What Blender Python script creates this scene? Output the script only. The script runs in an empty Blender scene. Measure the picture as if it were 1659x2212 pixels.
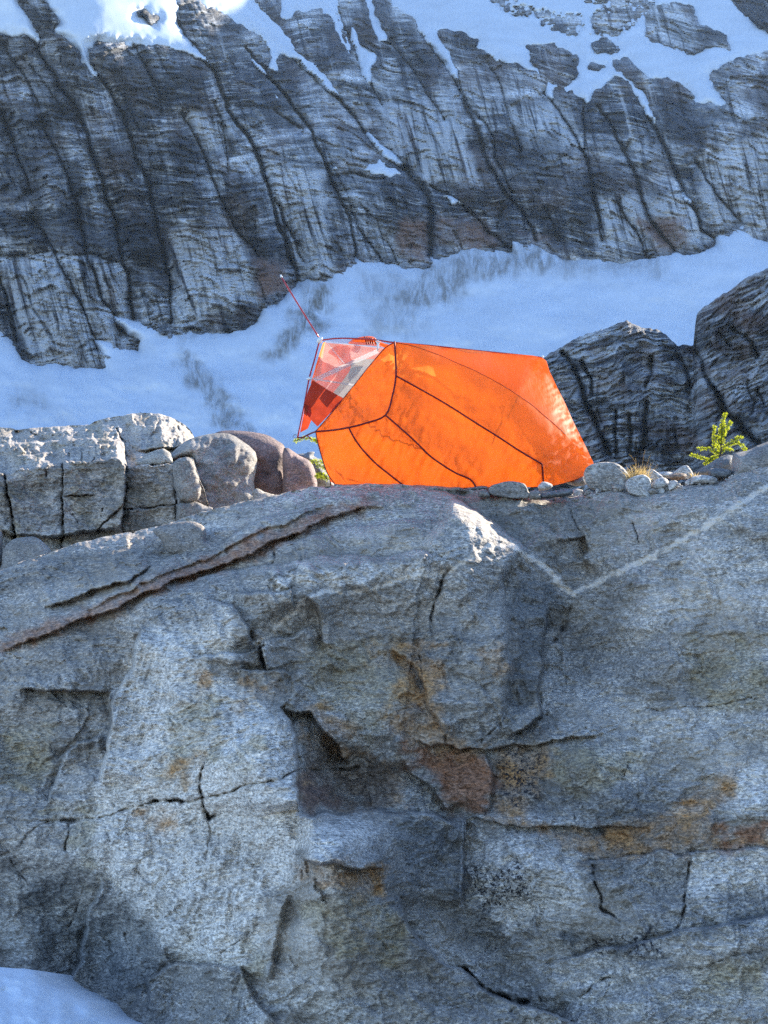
import bpy, bmesh, math, random
import numpy as np
from mathutils import Vector, Matrix
from mathutils.geometry import delaunay_2d_cdt

# ---------------------------------------------------------------- camera, sky, sun, exposure
sc = bpy.context.scene
col = sc.collection
PITCH = math.radians(8.0)
CAMZ = 1.6
FPX = 3212.0                        # focal length in units of a 1659 x 2212 picture
cam = bpy.data.cameras.new("camera"); cam_o = bpy.data.objects.new("camera", cam); col.objects.link(cam_o)
cam_o.location = (0, 0, CAMZ); cam_o.rotation_euler = (math.pi/2 + PITCH, 0, 0)
cam.sensor_fit = 'VERTICAL'; cam.sensor_height = 24.0; cam.lens = 24.0*FPX/2212.0
cam.clip_start = 0.05; cam.clip_end = 3000
sc.camera = cam_o

SUN_AZ, SUN_EL = math.radians(46), math.radians(26)     # to the right of the view, behind the tent
SUN = np.array([math.sin(SUN_AZ)*math.cos(SUN_EL), math.cos(SUN_AZ)*math.cos(SUN_EL), math.sin(SUN_EL)])
world = bpy.data.worlds.new("World"); sc.world = world; world.use_nodes = True
wn = world.node_tree; wn.nodes.clear()
sky = wn.nodes.new("ShaderNodeTexSky"); sky.sky_type = 'NISHITA'; sky.sun_disc = False
sky.sun_elevation = SUN_EL; sky.sun_rotation = SUN_AZ
sky.altitude = 2600; sky.air_density = 1.0; sky.dust_density = 0.1; sky.ozone_density = 3.0
bg = wn.nodes.new("ShaderNodeBackground"); bg.inputs[1].default_value = 0.15
wo = wn.nodes.new("ShaderNodeOutputWorld")
wn.links.new(sky.outputs[0], bg.inputs[0]); wn.links.new(bg.outputs[0], wo.inputs[0])
sun = bpy.data.lights.new("sun", 'SUN'); sun.energy = 5.0; sun.angle = math.radians(0.53); sun.color = (1.0, 0.90, 0.74)
sun_o = bpy.data.objects.new("sun", sun); col.objects.link(sun_o)
sun_o.rotation_euler = Vector(-SUN).to_track_quat('-Z', 'Y').to_euler()
sc.view_settings.view_transform = 'Standard'; sc.view_settings.look = 'None'
sc.view_settings.gamma = 1.0; sc.view_settings.use_curve_mapping = False
sc.view_settings.exposure = 1.7
sc.render.engine = 'CYCLES'
sc.cycles.use_denoising = False; sc.cycles.denoiser = 'OPENIMAGEDENOISE'; sc.cycles.denoising_input_passes = 'RGB_ALBEDO_NORMAL'; sc.cycles.denoising_prefilter = 'NONE'
sc.cycles.use_adaptive_sampling = False; sc.cycles.max_bounces = 6; sc.cycles.diffuse_bounces = 3; sc.cycles.sample_clamp_indirect = 4.0; sc.cycles.transparent_max_bounces = 12; sc.cycles.volume_bounces = 0

# ---------------------------------------------------------------- photo pixel -> direction -> point
CP, SP = math.cos(PITCH), math.sin(PITCH)
def ray(px, py):
    dx = (np.asarray(px, float)-829.5)/FPX; dz = (1106.0-np.asarray(py, float))/FPX
    return dx, CP-dz*SP, SP+dz*CP
def P(px, py, Y):
    dx, dy, dz = ray(px, py); t = np.asarray(Y, float)/dy
    return np.stack(np.broadcast_arrays(dx*t, np.asarray(Y, float)+0*dx, CAMZ+dz*t), -1)
def tane(px, py):
    dx, dy, dz = ray(px, py); return dz/dy
# enlargements of the photo that the outlines were read from
def C(l, ox, oy, s): return [(ox+s*x, oy+s*y) for x, y in l]
def c1(l): return C(l, 592.5, 570.5, .4365)
def c2(l): return C(l, 0, 0, .5)
def c3(l): return C(l, 829.5, 0, .5)
def c4(l): return C(l, 0, 822.9, .463)
def c5(l): return C(l, 1097.2, 822.9, .3386)
def c6(l): return C(l, 0, 1316.7, .5)
def c7(l): return C(l, 829.5, 1316.7, .5)
def cA(l): return C(l, 384, 1014.9, .3968)
def cB(l): return C(l, 713.2, 1014.9, .3638)
def cC(l): return C(l, 1152.1, 576, .3056)
def cD(l): return C(l, 603.5, 905.2, .1323)
def cE(l): return C(l, 1426.4, 877.8, .1402)

# ---------------------------------------------------------------- numeric helpers
def smooth(a, b, x):
    t = np.clip((x-a)/(b-a), 0, 1); return t*t*(3-2*t)
def hash2(ix, iy, seed):
    h = (ix.astype(np.int64)*374761393 + iy.astype(np.int64)*668265263 + seed*144269504) & 0xffffffff
    h = ((h ^ (h >> 13))*1274126177) & 0xffffffff
    return ((h ^ (h >> 16)) & 0xffffff)/float(0x1000000)
def gnoise(x, y, seed=0):
    x = np.asarray(x, float); y = np.asarray(y, float)
    ix, iy = np.floor(x), np.floor(y); fx, fy = x-ix, y-iy
    u = fx*fx*fx*(fx*(fx*6-15)+10); v = fy*fy*fy*(fy*(fy*6-15)+10)
    def g(i, j):
        a = hash2(ix+i, iy+j, seed)*2*math.pi
        return np.cos(a)*(fx-i)+np.sin(a)*(fy-j)
    n0 = g(0, 0)*(1-u)+g(1, 0)*u; n1 = g(0, 1)*(1-u)+g(1, 1)*u
    return (n0*(1-v)+n1*v)*1.5
def fbm(x, y, octv=4, seed=0, gain=.5):
    r = 0; a = 1; f = 1
    for k in range(octv):
        r = r + a*gnoise(x*f, y*f, seed+k*17); a *= gain; f *= 2.03
    return r
def shards(x, y, seed=0, jit=.9):
    """broken facets: every cell is a tilted plane of its own, so neighbours meet in crisp edges"""
    ix, iy = np.floor(x), np.floor(y); best = np.full(x.shape, 9.0); out = np.zeros(x.shape)
    for i in (-1, 0, 1):
        for j in (-1, 0, 1):
            a, b = ix+i, iy+j
            dx = a+.5+jit*(hash2(a, b, seed)-.5)-x; dy = b+.5+jit*(hash2(a, b, seed+1)-.5)-y; d = dx*dx+dy*dy; m = d < best
            v = 1.6*((hash2(a, b, seed+2)-.5)*dx+(hash2(a, b, seed+3)-.5)*dy)+.7*(hash2(a, b, seed+4)-.5)
            best = np.where(m, d, best); out = np.where(m, v, out)
    return out
def ridged(x, y, octv=4, seed=0):
    r = 0; a = 1; f = 1
    for k in range(octv):
        r = r + a*(1-2*np.abs(gnoise(x*f, y*f, seed+k*31))); a *= .5; f *= 2.1
    return r
def segdist(poly, X, Y, closed=False):
    """distance, side, arc fraction and overshoot past the ends"""
    p = np.array(poly, float)
    if closed: p = np.vstack([p, p[:1]])
    L = np.hypot(*(p[1:]-p[:-1]).T); cum = np.concatenate([[0], np.cumsum(L)])
    D = np.full(X.shape, 1e9); S = np.ones(X.shape); T = np.zeros(X.shape); O = np.zeros(X.shape)
    for i in range(len(p)-1):
        if L[i] < 1e-9: continue
        dx, dy = (p[i+1]-p[i])/L[i]
        rx, ry = X-p[i, 0], Y-p[i, 1]
        t = rx*dx+ry*dy; tc = np.clip(t, 0, L[i])
        d = np.hypot(rx-tc*dx, ry-tc*dy)
        m = d < D
        D[m] = d[m]; S[m] = np.sign(dx*ry-dy*rx)[m]; T[m] = ((cum[i]+tc)/cum[-1])[m]
        ov = np.zeros(X.shape)
        if i == 0: ov = np.maximum(ov, -t)
        if i == len(p)-2: ov = np.maximum(ov, t-L[i])
        O[m] = ov[m]
    return D, S, T, O
def cols(a, b, lo, hi, s, big):
    return np.concatenate([np.arange(lo, a, big), np.arange(a, b, s), np.arange(b, hi, big)])
def inpoly(poly, X, Y):
    p = np.array(poly, float); q = np.roll(p, -1, 0); r = np.zeros(X.shape, bool)
    for (x0, y0), (x1, y1) in zip(p, q):
        if y0 == y1: continue
        c = ((y0 > Y) != (y1 > Y)) & (X < (x1-x0)*(Y-y0)/(y1-y0)+x0)
        r ^= c
    return r
def bbox_idx(poly, X, Y, R):
    p = np.array(poly, float)
    return np.nonzero((X > p[:, 0].min()-R) & (X < p[:, 0].max()+R) & (Y > p[:, 1].min()-R) & (Y < p[:, 1].max()+R))
def sdpoly(poly, X, Y, R=80):
    out = np.full(X.shape, -float(R)); ix = bbox_idx(poly, X, Y, R)
    x, y = X[ix], Y[ix]
    d = segdist(poly, x, y, True)[0]
    out[ix] = np.clip(np.where(inpoly(poly, x, y), d, -d), -R, 1e6)
    return out
def tps(pts, X, Y):
    p = np.array(pts, float); n = len(p); s = 500.0
    def U(r2): return np.where(r2 > 0, r2*np.log(np.maximum(r2, 1e-12)), 0)
    a = p[:, :2]/s
    K = U(((a[:, None]-a[None])**2).sum(-1)) + np.eye(n)*1e-3
    Q = np.hstack([np.ones((n, 1)), a])
    A = np.block([[K, Q], [Q.T, np.zeros((3, 3))]])
    w = np.linalg.solve(A, np.concatenate([p[:, 2], np.zeros(3)]))
    out = w[n]+w[n+1]*X/s+w[n+2]*Y/s
    for i in range(n):
        out = out + w[i]*U((X/s-a[i, 0])**2+(Y/s-a[i, 1])**2)
    return out
def interp(poly, x):
    p = np.array(poly, float); return np.interp(x, p[:, 0], p[:, 1])

# ---------------------------------------------------------------- mesh helpers
def link(name, me, m=None, parent=None, smooth_=True):
    o = bpy.data.objects.new(name, me); col.objects.link(o)
    if m is not None and not me.materials: me.materials.append(m)
    if smooth_: me.shade_smooth()
    if parent is not None: o.parent = parent
    return o
def grid_mesh(name, V, m, attrs=None, kind=None, flip=False):
    r, c = V.shape[:2]; me = bpy.data.meshes.new(name)
    i = np.arange(r*c).reshape(r, c)
    q = np.stack([i[:-1, :-1], i[1:, :-1], i[1:, 1:], i[:-1, 1:]], -1).reshape(-1, 4)
    if flip: q = q[:, ::-1]
    me.vertices.add(r*c); me.vertices.foreach_set("co", V.reshape(-1).astype(np.float32))
    me.loops.add(q.size); me.loops.foreach_set("vertex_index", q.reshape(-1).astype(np.int32))
    me.polygons.add(len(q)); me.polygons.foreach_set("loop_start", np.arange(0, q.size, 4, dtype=np.int32))
    me.update(calc_edges=True)
    for k, a in (attrs or {}).items():
        at = me.attributes.new(k, 'FLOAT', 'POINT'); at.data.foreach_set("value", np.ascontiguousarray(a, dtype=np.float32).reshape(-1))
    o = link(name, me, m)
    if kind: o["kind"] = kind
    return o
def py_mesh(name, v, f, m, parent=None, smooth_=True):
    me = bpy.data.meshes.new(name); me.from_pydata([tuple(map(float, a)) for a in v], [], [tuple(map(int, a)) for a in f]); me.update()
    return link(name, me, m, parent, smooth_)
def empty(name, loc, label=None, cat=None, group=None):
    o = bpy.data.objects.new(name, None); col.objects.link(o); o.location = loc; o.empty_display_size = .1
    return tag(o, label, cat, group)
def tag(o, label=None, cat=None, group=None):
    if label: o["label"] = label
    if cat: o["category"] = cat
    if group: o["group"] = group
    return o
def tube(name, pts, r, m, parent=None, sides=8, r_end=None, origin=None):
    pts = [Vector(p) for p in pts]; n = len(pts); v = []; f = []
    if origin is not None: pts = [p-Vector(origin) for p in pts]
    ref = Vector((0, 0, 1)) if abs((pts[-1]-pts[0]).normalized().z) < .9 else Vector((0, 1, 0))
    for i, p in enumerate(pts):
        d = (pts[min(i+1, n-1)]-pts[max(i-1, 0)]).normalized()
        a = d.cross(ref).normalized(); b = d.cross(a)
        rr = r if r_end is None else r+(r_end-r)*i/(n-1)
        for k in range(sides):
            t = 2*math.pi*k/sides; v.append(p+(a*math.cos(t)+b*math.sin(t))*rr)
    for i in range(n-1):
        for k in range(sides):
            k2 = (k+1) % sides
            f.append((i*sides+k, i*sides+k2, (i+1)*sides+k2, (i+1)*sides+k))
    f.append(tuple(range(sides))[::-1]); f.append(tuple((n-1)*sides+k for k in range(sides)))
    return py_mesh(name, v, f, m, parent)
def resample(poly, step):
    out = []
    for (x0, y0), (x1, y1) in zip(poly[:-1], poly[1:]):
        n = max(1, int(math.hypot(x1-x0, y1-y0)/step))
        out += [(x0+(x1-x0)*k/n, y0+(y1-y0)*k/n) for k in range(n)]
    return out+[poly[-1]]
def catmull(poly, n=6, closed=False):
    p = [np.array(a, float) for a in poly]; out = []; m = len(p)
    rng = range(m) if closed else range(m-1)
    for i in rng:
        a, b, c, d = (p[(i-1) % m], p[i], p[(i+1) % m], p[(i+2) % m]) if closed else (p[max(i-1, 0)], p[i], p[i+1], p[min(i+2, m-1)])
        for k in range(n):
            t = k/n; out.append(tuple(.5*((2*b)+(c-a)*t+(2*a-5*b+4*c-d)*t*t+(3*b-a-3*c+d)*t**3)))
    if not closed: out.append(tuple(p[-1]))
    return out
def cdt(outline, inner_lines, spacing, seed=1):
    """triangulate a traced outline with inner lines as edges; returns 2-D points, triangles"""
    rnd = random.Random(seed)
    vs = [Vector(a) for a in outline]; n = len(vs); faces = [list(range(n))]; edges = []
    for ln in inner_lines:
        k = len(vs); vs += [Vector(a) for a in ln]; edges += [(k+i, k+i+1) for i in range(len(ln)-1)]
    o = np.array(outline); x0, y0 = o.min(0); x1, y1 = o.max(0)
    gx, gy = np.meshgrid(np.arange(x0, x1, spacing), np.arange(y0, y1, spacing*.87)); gx[1::2] += spacing/2
    sd = sdpoly(outline, gx, gy, 1e4); ok = sd > spacing*.45
    for ln in inner_lines: ok &= segdist(ln, gx, gy)[0] > spacing*.4
    for a, b in zip(gx[ok], gy[ok]): vs.append(Vector((a+rnd.uniform(-.1, .1)*spacing, b+rnd.uniform(-.1, .1)*spacing)))
    r = delaunay_2d_cdt(vs, edges, faces, 1, 1e-4)
    return np.array([tuple(v) for v in r[0]]), [tuple(f) for f in r[2]]

# ---------------------------------------------------------------- material helpers
class NT:
    def __init__(s, name):
        s.m = bpy.data.materials.new(name); s.m.use_nodes = True; s.t = s.m.node_tree; s.t.nodes.clear()
        s.out = s.t.nodes.new("ShaderNodeOutputMaterial")
    def n(s, typ, **kw):
        o = s.t.nodes.new(typ)
        for k, v in kw.items(): setattr(o, k, v)
        return o
    def l(s, a, b): s.t.links.new(a, b)
    def put(s, sock, v):
        if isinstance(v, bpy.types.NodeSocket): s.l(v, sock)
        elif isinstance(v, (tuple, list)) and len(v) == 3 and sock.type == 'RGBA': sock.default_value = (*v, 1)
        else: sock.default_value = v
    def coord(s, which="Object"): return s.n("ShaderNodeTexCoord").outputs[which]
    def mapping(s, vec, scale=(1, 1, 1), rot=(0, 0, 0), loc=(0, 0, 0)):
        o = s.n("ShaderNodeMapping"); s.l(vec, o.inputs[0]); o.inputs[1].default_value = loc; o.inputs[2].default_value = rot; o.inputs[3].default_value = scale
        return o.outputs[0]
    def noise(s, vec, scale, detail=4, rough=.55, dist=0.0):
        o = s.n("ShaderNodeTexNoise"); s.l(vec, o.inputs["Vector"]); o.inputs["Scale"].default_value = scale
        o.inputs["Detail"].default_value = detail; o.inputs["Roughness"].default_value = rough; o.inputs["Distortion"].default_value = dist
        return o.outputs["Fac"]
    def voronoi(s, vec, scale, feature='F1'):
        o = s.n("ShaderNodeTexVoronoi", feature=feature); s.l(vec, o.inputs["Vector"]); o.inputs["Scale"].default_value = scale
        return o.outputs["Distance"]
    def ramp(s, fac, stops):
        o = s.n("ShaderNodeValToRGB"); e = o.color_ramp.elements
        while len(e) < len(stops): e.new(.5)
        for q, (p_, c_) in zip(e, stops):
            q.position = p_; q.color = (*c_, 1) if isinstance(c_, (tuple, list)) else (c_, c_, c_, 1)
        s.l(fac, o.inputs[0]); return o.outputs[0]
    def mix(s, fac, a, b, blend='MIX'):
        o = s.n("ShaderNodeMix", data_type='RGBA', blend_type=blend); s.put(o.inputs[0], fac); s.put(o.inputs[6], a); s.put(o.inputs[7], b)
        return o.outputs[2]
    def math(s, op, a, b=0.0, c=0.0):
        o = s.n("ShaderNodeMath", operation=op); s.put(o.inputs[0], a); s.put(o.inputs[1], b); s.put(o.inputs[2], c)
        return o.outputs[0]
    def attr(s, name): return s.n("ShaderNodeAttribute", attribute_name=name).outputs["Fac"]
    def bump(s, h, strength, dist, normal=None):
        o = s.n("ShaderNodeBump"); o.inputs["Strength"].default_value = strength; o.inputs["Distance"].default_value = dist; s.l(h, o.inputs["Height"])
        if normal is not None: s.l(normal, o.inputs["Normal"])
        return o.outputs[0]
    def pbr(s, color, rough=.8, normal=None, spec=.3, metal=0.0):
        b = s.n("ShaderNodeBsdfPrincipled"); s.put(b.inputs["Base Color"], color); s.put(b.inputs["Roughness"], rough)
        b.inputs["Specular IOR Level"].default_value = spec; b.inputs["Metallic"].default_value = metal
        if normal is not None: s.l(normal, b.inputs["Normal"])
        return b
    def done(s, shader): s.l(shader.outputs[0] if hasattr(shader, "outputs") else shader, s.out.inputs[0]); return s.m

def m_gneiss(name, foliation=-.12, tint=(1.19, 1.12, 1.03), masks=True, lichen=.35, scale=1.0):
    t = NT(name); co = t.coord()
    fo = t.mapping(co, (38*scale, 38*scale, 88*scale), (0, foliation, 0))
    grain = t.noise(fo, 1.0, 3, .65, .35)
    speck = t.noise(t.mapping(co, (95*scale, 95*scale, 160*scale), (0, foliation, 0)), 1.0, 2, .6)
    streak = t.noise(t.mapping(co, (3*scale, 3*scale, 22*scale), (0, foliation, 0)), 1.0, 4, .6, .4)
    big = t.noise(co, 1.3*scale, 5, .6)
    mid = t.noise(co, 6*scale, 4, .6, .3)
    c = t.ramp(grain, [(.32, (.09, .088, .086)), (.45, (.235, .226, .218)), (.55, (.375, .36, .343)), (.68, (.66, .625, .58))])
    c = t.mix(t.ramp(speck, [(.56, 0), (.72, .75)]), c, (.58, .57, .54))
    c = t.mix(t.ramp(speck, [(.28, .7), (.40, 0)]), c, (.05, .055, .06))
    c = t.mix(t.ramp(streak, [(.35, .55), (.52, 0)]), c, (.14, .135, .13))
    c = t.mix(t.ramp(big, [(.42, 0), (.66, .5)]), c, (.31, .265, .21))
    c = t.mix(t.ramp(mid, [(.30, .45), (.45, 0)]), c, (.12, .125, .13))
    zone = t.noise(t.mapping(co, (.9, .9, 1.5), (0, foliation*3, 0)), 1.0*scale, 4, .55, .6)
    c = t.mix(1.0, c, t.ramp(zone, [(.34, .66), (.5, 1.0), (.64, 1.45)]), 'MULTIPLY')
    if masks:
        gv = t.ramp(grain, [(.32, .28), (.5, 1.0), (.68, 1.7)])
        def tint_to(attr, rgb, gain, lo=.35, hi=.65, scale_=5.0):
            nonlocal c
            nz = t.noise(co, scale_*scale, 5, .65, .2)
            f = t.math('MULTIPLY', t.attr(attr), t.ramp(nz, [(lo, .15), (hi, 1)]))
            f = t.math('MULTIPLY', f, gain*.92)
            c = t.mix(f, c, t.mix(1.0, rgb, gv, 'MULTIPLY'))
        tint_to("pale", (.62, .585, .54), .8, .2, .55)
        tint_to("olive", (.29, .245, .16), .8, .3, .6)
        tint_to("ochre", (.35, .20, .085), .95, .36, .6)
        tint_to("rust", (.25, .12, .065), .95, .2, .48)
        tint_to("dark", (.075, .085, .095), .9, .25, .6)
        spots = t.ramp(t.noise(co, 42*scale, 3, .7), [(.50, 0), (.58, 1)])
        c = t.mix(t.math('MULTIPLY', t.attr("spots"), spots), c, (.03, .03, .035))
        c = t.mix(t.math('MULTIPLY', t.attr("vein"), t.ramp(mid, [(.2, .7), (.5, 1.0)])), c, (.62, .57, .51))
        c = t.mix(t.attr("crack"), c, (.035, .036, .04))
    else:
        li = t.noise(co, 9*scale, 5, .7, .4)
        c = t.mix(t.ramp(li, [(.52, 0), (.62, lichen)]), c, (.55, .55, .52))
        c = t.mix(t.ramp(t.noise(co, 14*scale, 4, .7), [(.58, 0), (.68, lichen)]), c, (.045, .05, .05))
    c = t.mix(1.0, c, tint, 'MULTIPLY')
    h = t.math('ADD', t.math('MULTIPLY', grain, .55), t.math('MULTIPLY', streak, .8))
    h = t.math('ADD', h, t.math('MULTIPLY', mid, 1.6))
    return t.done(t.pbr(c, .78, t.bump(h, 1.0, .016/scale), .25))

def m_cliff(name, sc_=1.0, warm=0.0, layers=0.0):
    """banded gneiss of the far faces; 'su','sv' run along and across the beds"""
    t = NT(name)
    cb = t.n("ShaderNodeCombineXYZ"); t.l(t.attr("su"), cb.inputs[0]); t.l(t.attr("sv"), cb.inputs[1]); uv = cb.outputs[0]
    cp = t.n("ShaderNodeCombineXYZ"); t.l(t.attr("pu"), cp.inputs[0]); t.l(t.attr("pv"), cp.inputs[1]); puv = cp.outputs[0]
    bands = t.noise(t.mapping(uv, (5*sc_, 42*sc_, 1)), 1.0, 6, .62, .9)
    fine = t.noise(t.mapping(uv, (17*sc_, 150*sc_, 1)), 1.0, 4, .62, 1.1)
    wide = t.noise(t.mapping(uv, (2.2*sc_, 9*sc_, 1)), 1.0, 4, .55, .5)
    patch = t.noise(t.mapping(puv, (13*sc_, 7*sc_, 1)), 1.0, 5, .6, .4)
    drip = t.noise(t.mapping(puv, (70*sc_, 6*sc_, 1)), 1.0, 5, .62, .5)
    grit = t.noise(puv, 240, 4, .75)
    blot = t.noise(puv, 9*sc_, 5, .6, .3)
    c = t.ramp(t.math('ADD', t.math('MULTIPLY', wide, .5), t.math('MULTIPLY', patch, .5)), [(.42, (.026, .028, .033)), (.50, (.095, .096, .10)), (.58, (.30, .295, .285))])
    c = t.mix(1.0, c, t.ramp(bands, [(.36, .32), (.46, .75), (.54, 1.3), (.64, 2.3)]), 'MULTIPLY')
    c = t.mix(t.ramp(fine, [(.36, .7), (.45, 0)]), c, (.02, .022, .026))
    c = t.mix(t.math('MULTIPLY', t.ramp(fine, [(.54, 0), (.63, .8)]), t.ramp(patch, [(.40, .1), (.58, 1)])), c, (.50, .485, .455))
    c = t.mix(t.ramp(drip, [(.35, .8), (.44, 0)]), c, (.018, .021, .027))
    c = t.mix(t.math('MULTIPLY', t.ramp(drip, [(.56, 0), (.66, .7)]), t.ramp(patch, [(.42, 0), (.6, 1)])), c, (.46, .45, .43))
    if layers:
        c = t.mix(.35, c, (.06, .062, .068))
        ly = t.noise(t.mapping(uv, (3.5, 44, 1)), 1.0, 4, .55, .9); l2 = t.noise(t.mapping(uv, (9, 100, 1)), 1.0, 3, .5, .8)
        mk = t.ramp(t.noise(puv, 9, 3, .6), [(.40, 0), (.55, 1)])
        c = t.mix(t.math('MULTIPLY', mk, t.ramp(ly, [(.49, 0), (.53, layers), (.60, layers), (.64, 0)])), c, (.55, .545, .53))
        c = t.mix(t.math('MULTIPLY', mk, t.ramp(l2, [(.53, 0), (.59, layers)])), c, (.48, .47, .45))
        c = t.mix(t.ramp(l2, [(.38, .8), (.45, 0)]), c, (.02, .022, .026))
    c = t.mix(1.0, c, t.ramp(grit, [(.3, .55), (.5, 1.0), (.7, 1.55)]), 'MULTIPLY')
    c = t.mix(t.math('MULTIPLY', t.ramp(blot, [(.50, 0), (.64, 1)]), .25+warm), c, (.20, .125, .085))
    c = t.mix(t.math('MULTIPLY', t.attr("pale"), t.ramp(drip, [(.38, 0), (.52, .7)])), c, (.52, .51, .49))
    c = t.mix(t.math('MULTIPLY', t.attr("rust"), t.ramp(blot, [(.35, .2), (.55, .9)])), c, (.17, .095, .065))
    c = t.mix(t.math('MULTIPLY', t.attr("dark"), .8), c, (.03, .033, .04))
    c = t.mix(1.0, c, (.98, 1.05, 1.16), 'MULTIPLY')
    c = t.mix(t.attr("crack"), c, (.022, .025, .03))
    h = t.math('ADD', t.math('MULTIPLY', bands, .7), t.math('MULTIPLY', fine, .45))
    h = t.math('ADD', h, t.math('MULTIPLY', grit, .25))
    return t.done(t.pbr(c, .75, t.bump(h, .9, 1.6), .2))

def m_snow(name, near=False, alb=(.78, .81, .85)):
    t = NT(name); co = t.coord()
    s = 1.0 if not near else 20.0
    a = t.noise(co, .12*s, 5, .6); b = t.noise(co, .6*s, 4, .6)
    c = t.ramp(a, [(.3, tuple(x*.92 for x in alb)), (.7, tuple(min(1, x*1.06) for x in alb))])
    if not near:
        cp = t.n("ShaderNodeCombineXYZ"); t.l(t.attr("pu"), cp.inputs[0]); t.l(t.attr("pv"), cp.inputs[1])
        d1 = t.noise(t.mapping(cp.outputs[0], (46, 17, 1), (0, 0, -.75)), 1.0, 6, .68, .8)
        d2 = t.noise(t.mapping(cp.outputs[0], (190, 70, 1), (0, 0, -.75)), 1.0, 4, .7, .4)
        dirt = t.math('MULTIPLY', t.attr("dirt"), t.ramp(d1, [(.34, .1), (.56, 1)]))
        dirt = t.math('MULTIPLY', dirt, t.ramp(d2, [(.30, .5), (.55, 1)]))
        c = t.mix(dirt, c, (.12, .112, .095))
        c = t.mix(1.0, c, t.ramp(d2, [(.3, .93), (.7, 1.05)]), 'MULTIPLY')
        c = t.mix(t.math('MULTIPLY', t.ramp(d2, [(.58, 0), (.72, .5)]), t.ramp(d1, [(.45, 0), (.65, 1)])), c, (.35, .34, .33))
    h = t.math('ADD', a, t.math('MULTIPLY', b, .35))
    return t.done(t.pbr(c, .6, t.bump(h, .3, (.12 if not near else .03)), .25))

def m_simple(name, c, rough=.6, spec=.4, metal=0.0, var=.25, sc_=30):
    t = NT(name); n = t.noise(t.coord(), sc_, 3, .6)
    k = t.mix(t.ramp(n, [(.3, var), (.6, 0)]), c, tuple(x*.45 for x in c))
    return t.done(t.pbr(k, rough, None, spec, metal))

def m_fabric(name, c, transl, thru=.12, wr=.6):
    """thin ripstop nylon: reflects, glows through and lets a little light straight through"""
    t = NT(name); co = t.coord()
    w = t.noise(t.mapping(co, (30, 12, 7), (0, .7, 0)), 1.0, 4, .6, .6)
    nb = t.bump(w, wr*.6, .012)
    d = t.n("ShaderNodeBsdfDiffuse"); t.put(d.inputs[0], c); t.l(nb, d.inputs["Normal"])
    tr = t.n("ShaderNodeBsdfTranslucent"); t.put(tr.inputs[0], transl); t.l(nb, tr.inputs["Normal"])
    m1 = t.n("ShaderNodeMixShader"); m1.inputs[0].default_value = .62; t.l(d.outputs[0], m1.inputs[1]); t.l(tr.outputs[0], m1.inputs[2])
    g = t.n("ShaderNodeBsdfGlossy"); g.inputs["Roughness"].default_value = .55; t.l(nb, g.inputs["Normal"])
    fr = t.n("ShaderNodeFresnel"); fr.inputs[0].default_value = 1.35
    m2 = t.n("ShaderNodeMixShader"); t.l(t.math('MULTIPLY', fr.outputs[0], .3), m2.inputs[0]); t.l(m1.outputs[0], m2.inputs[1]); t.l(g.outputs[0], m2.inputs[2])
    tp = t.n("ShaderNodeBsdfTransparent"); t.put(tp.inputs[0], transl)
    m3 = t.n("ShaderNodeMixShader"); m3.inputs[0].default_value = thru; t.l(m2.outputs[0], m3.inputs[1]); t.l(tp.outputs[0], m3.inputs[2])
    return t.done(m3)
def m_mesh(name, c, thru):
    t = NT(name); co = t.coord()
    d = t.n("ShaderNodeBsdfDiffuse"); t.put(d.inputs[0], c)
    tr = t.n("ShaderNodeBsdfTranslucent"); t.put(tr.inputs[0], c)
    m1 = t.n("ShaderNodeMixShader"); m1.inputs[0].default_value = .5; t.l(d.outputs[0], m1.inputs[1]); t.l(tr.outputs[0], m1.inputs[2])
    tp = t.n("ShaderNodeBsdfTransparent")
    m3 = t.n("ShaderNodeMixShader"); t.put(m3.inputs[0], t.ramp(t.noise(co, 8, 3, .6), [(.3, thru-.08), (.7, thru+.08)])); t.l(m1.outputs[0], m3.inputs[1]); t.l(tp.outputs[0], m3.inputs[2])
    return t.done(m3)

MAT = {}
MAT['slope'] = m_gneiss("gneiss_slope")
MAT['dimground'] = m_gneiss("dim_bounce_ground", .0, (.75, .72, .68), False, .3, .25)  # dark colour weakens the light bounced up onto the rock
MAT['face'] = m_gneiss("outcrop_face", -.05, (1.0, .93, .86))
MAT['stone'] = m_gneiss("lichen_stone", .3, (1.08, 1.02, .95), False, .75)
MAT['block'] = m_gneiss("outcrop_gneiss", -.05, (.86, .82, .78), False, .25, 1.5)  # darker brownish tint puts shade into the block faces
MAT['sunlitblock'] = m_gneiss("sunlit_tint_gneiss", .1, (1.2, 1.13, 1.0), False, .4, 1.5)  # sunlight put into the tint: paler, warmer copy of the block gneiss
MAT['redblock'] = m_gneiss("reddish_gneiss", .9, (.72, .52, .50), False, .2, 1.5)
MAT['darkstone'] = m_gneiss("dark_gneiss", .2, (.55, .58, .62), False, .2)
MAT['palestone'] = m_gneiss("pale_stone", .4, (1.55, 1.52, 1.48), False, .6)
MAT['brownstone'] = m_gneiss("brown_stone", .4, (.75, .55, .42), False, .2)
MAT['cliff'] = m_cliff("banded_cliff")
MAT['buttress'] = m_cliff("banded_buttress", .6, .15, .85)
MAT['snow'] = m_snow("upper_snow", False, (.47, .535, .62))
MAT['firn'] = m_snow("old_firn", False, (.46, .525, .615))
MAT['nearsnow'] = m_snow("near_snow", True, (.68, .73, .80))

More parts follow.
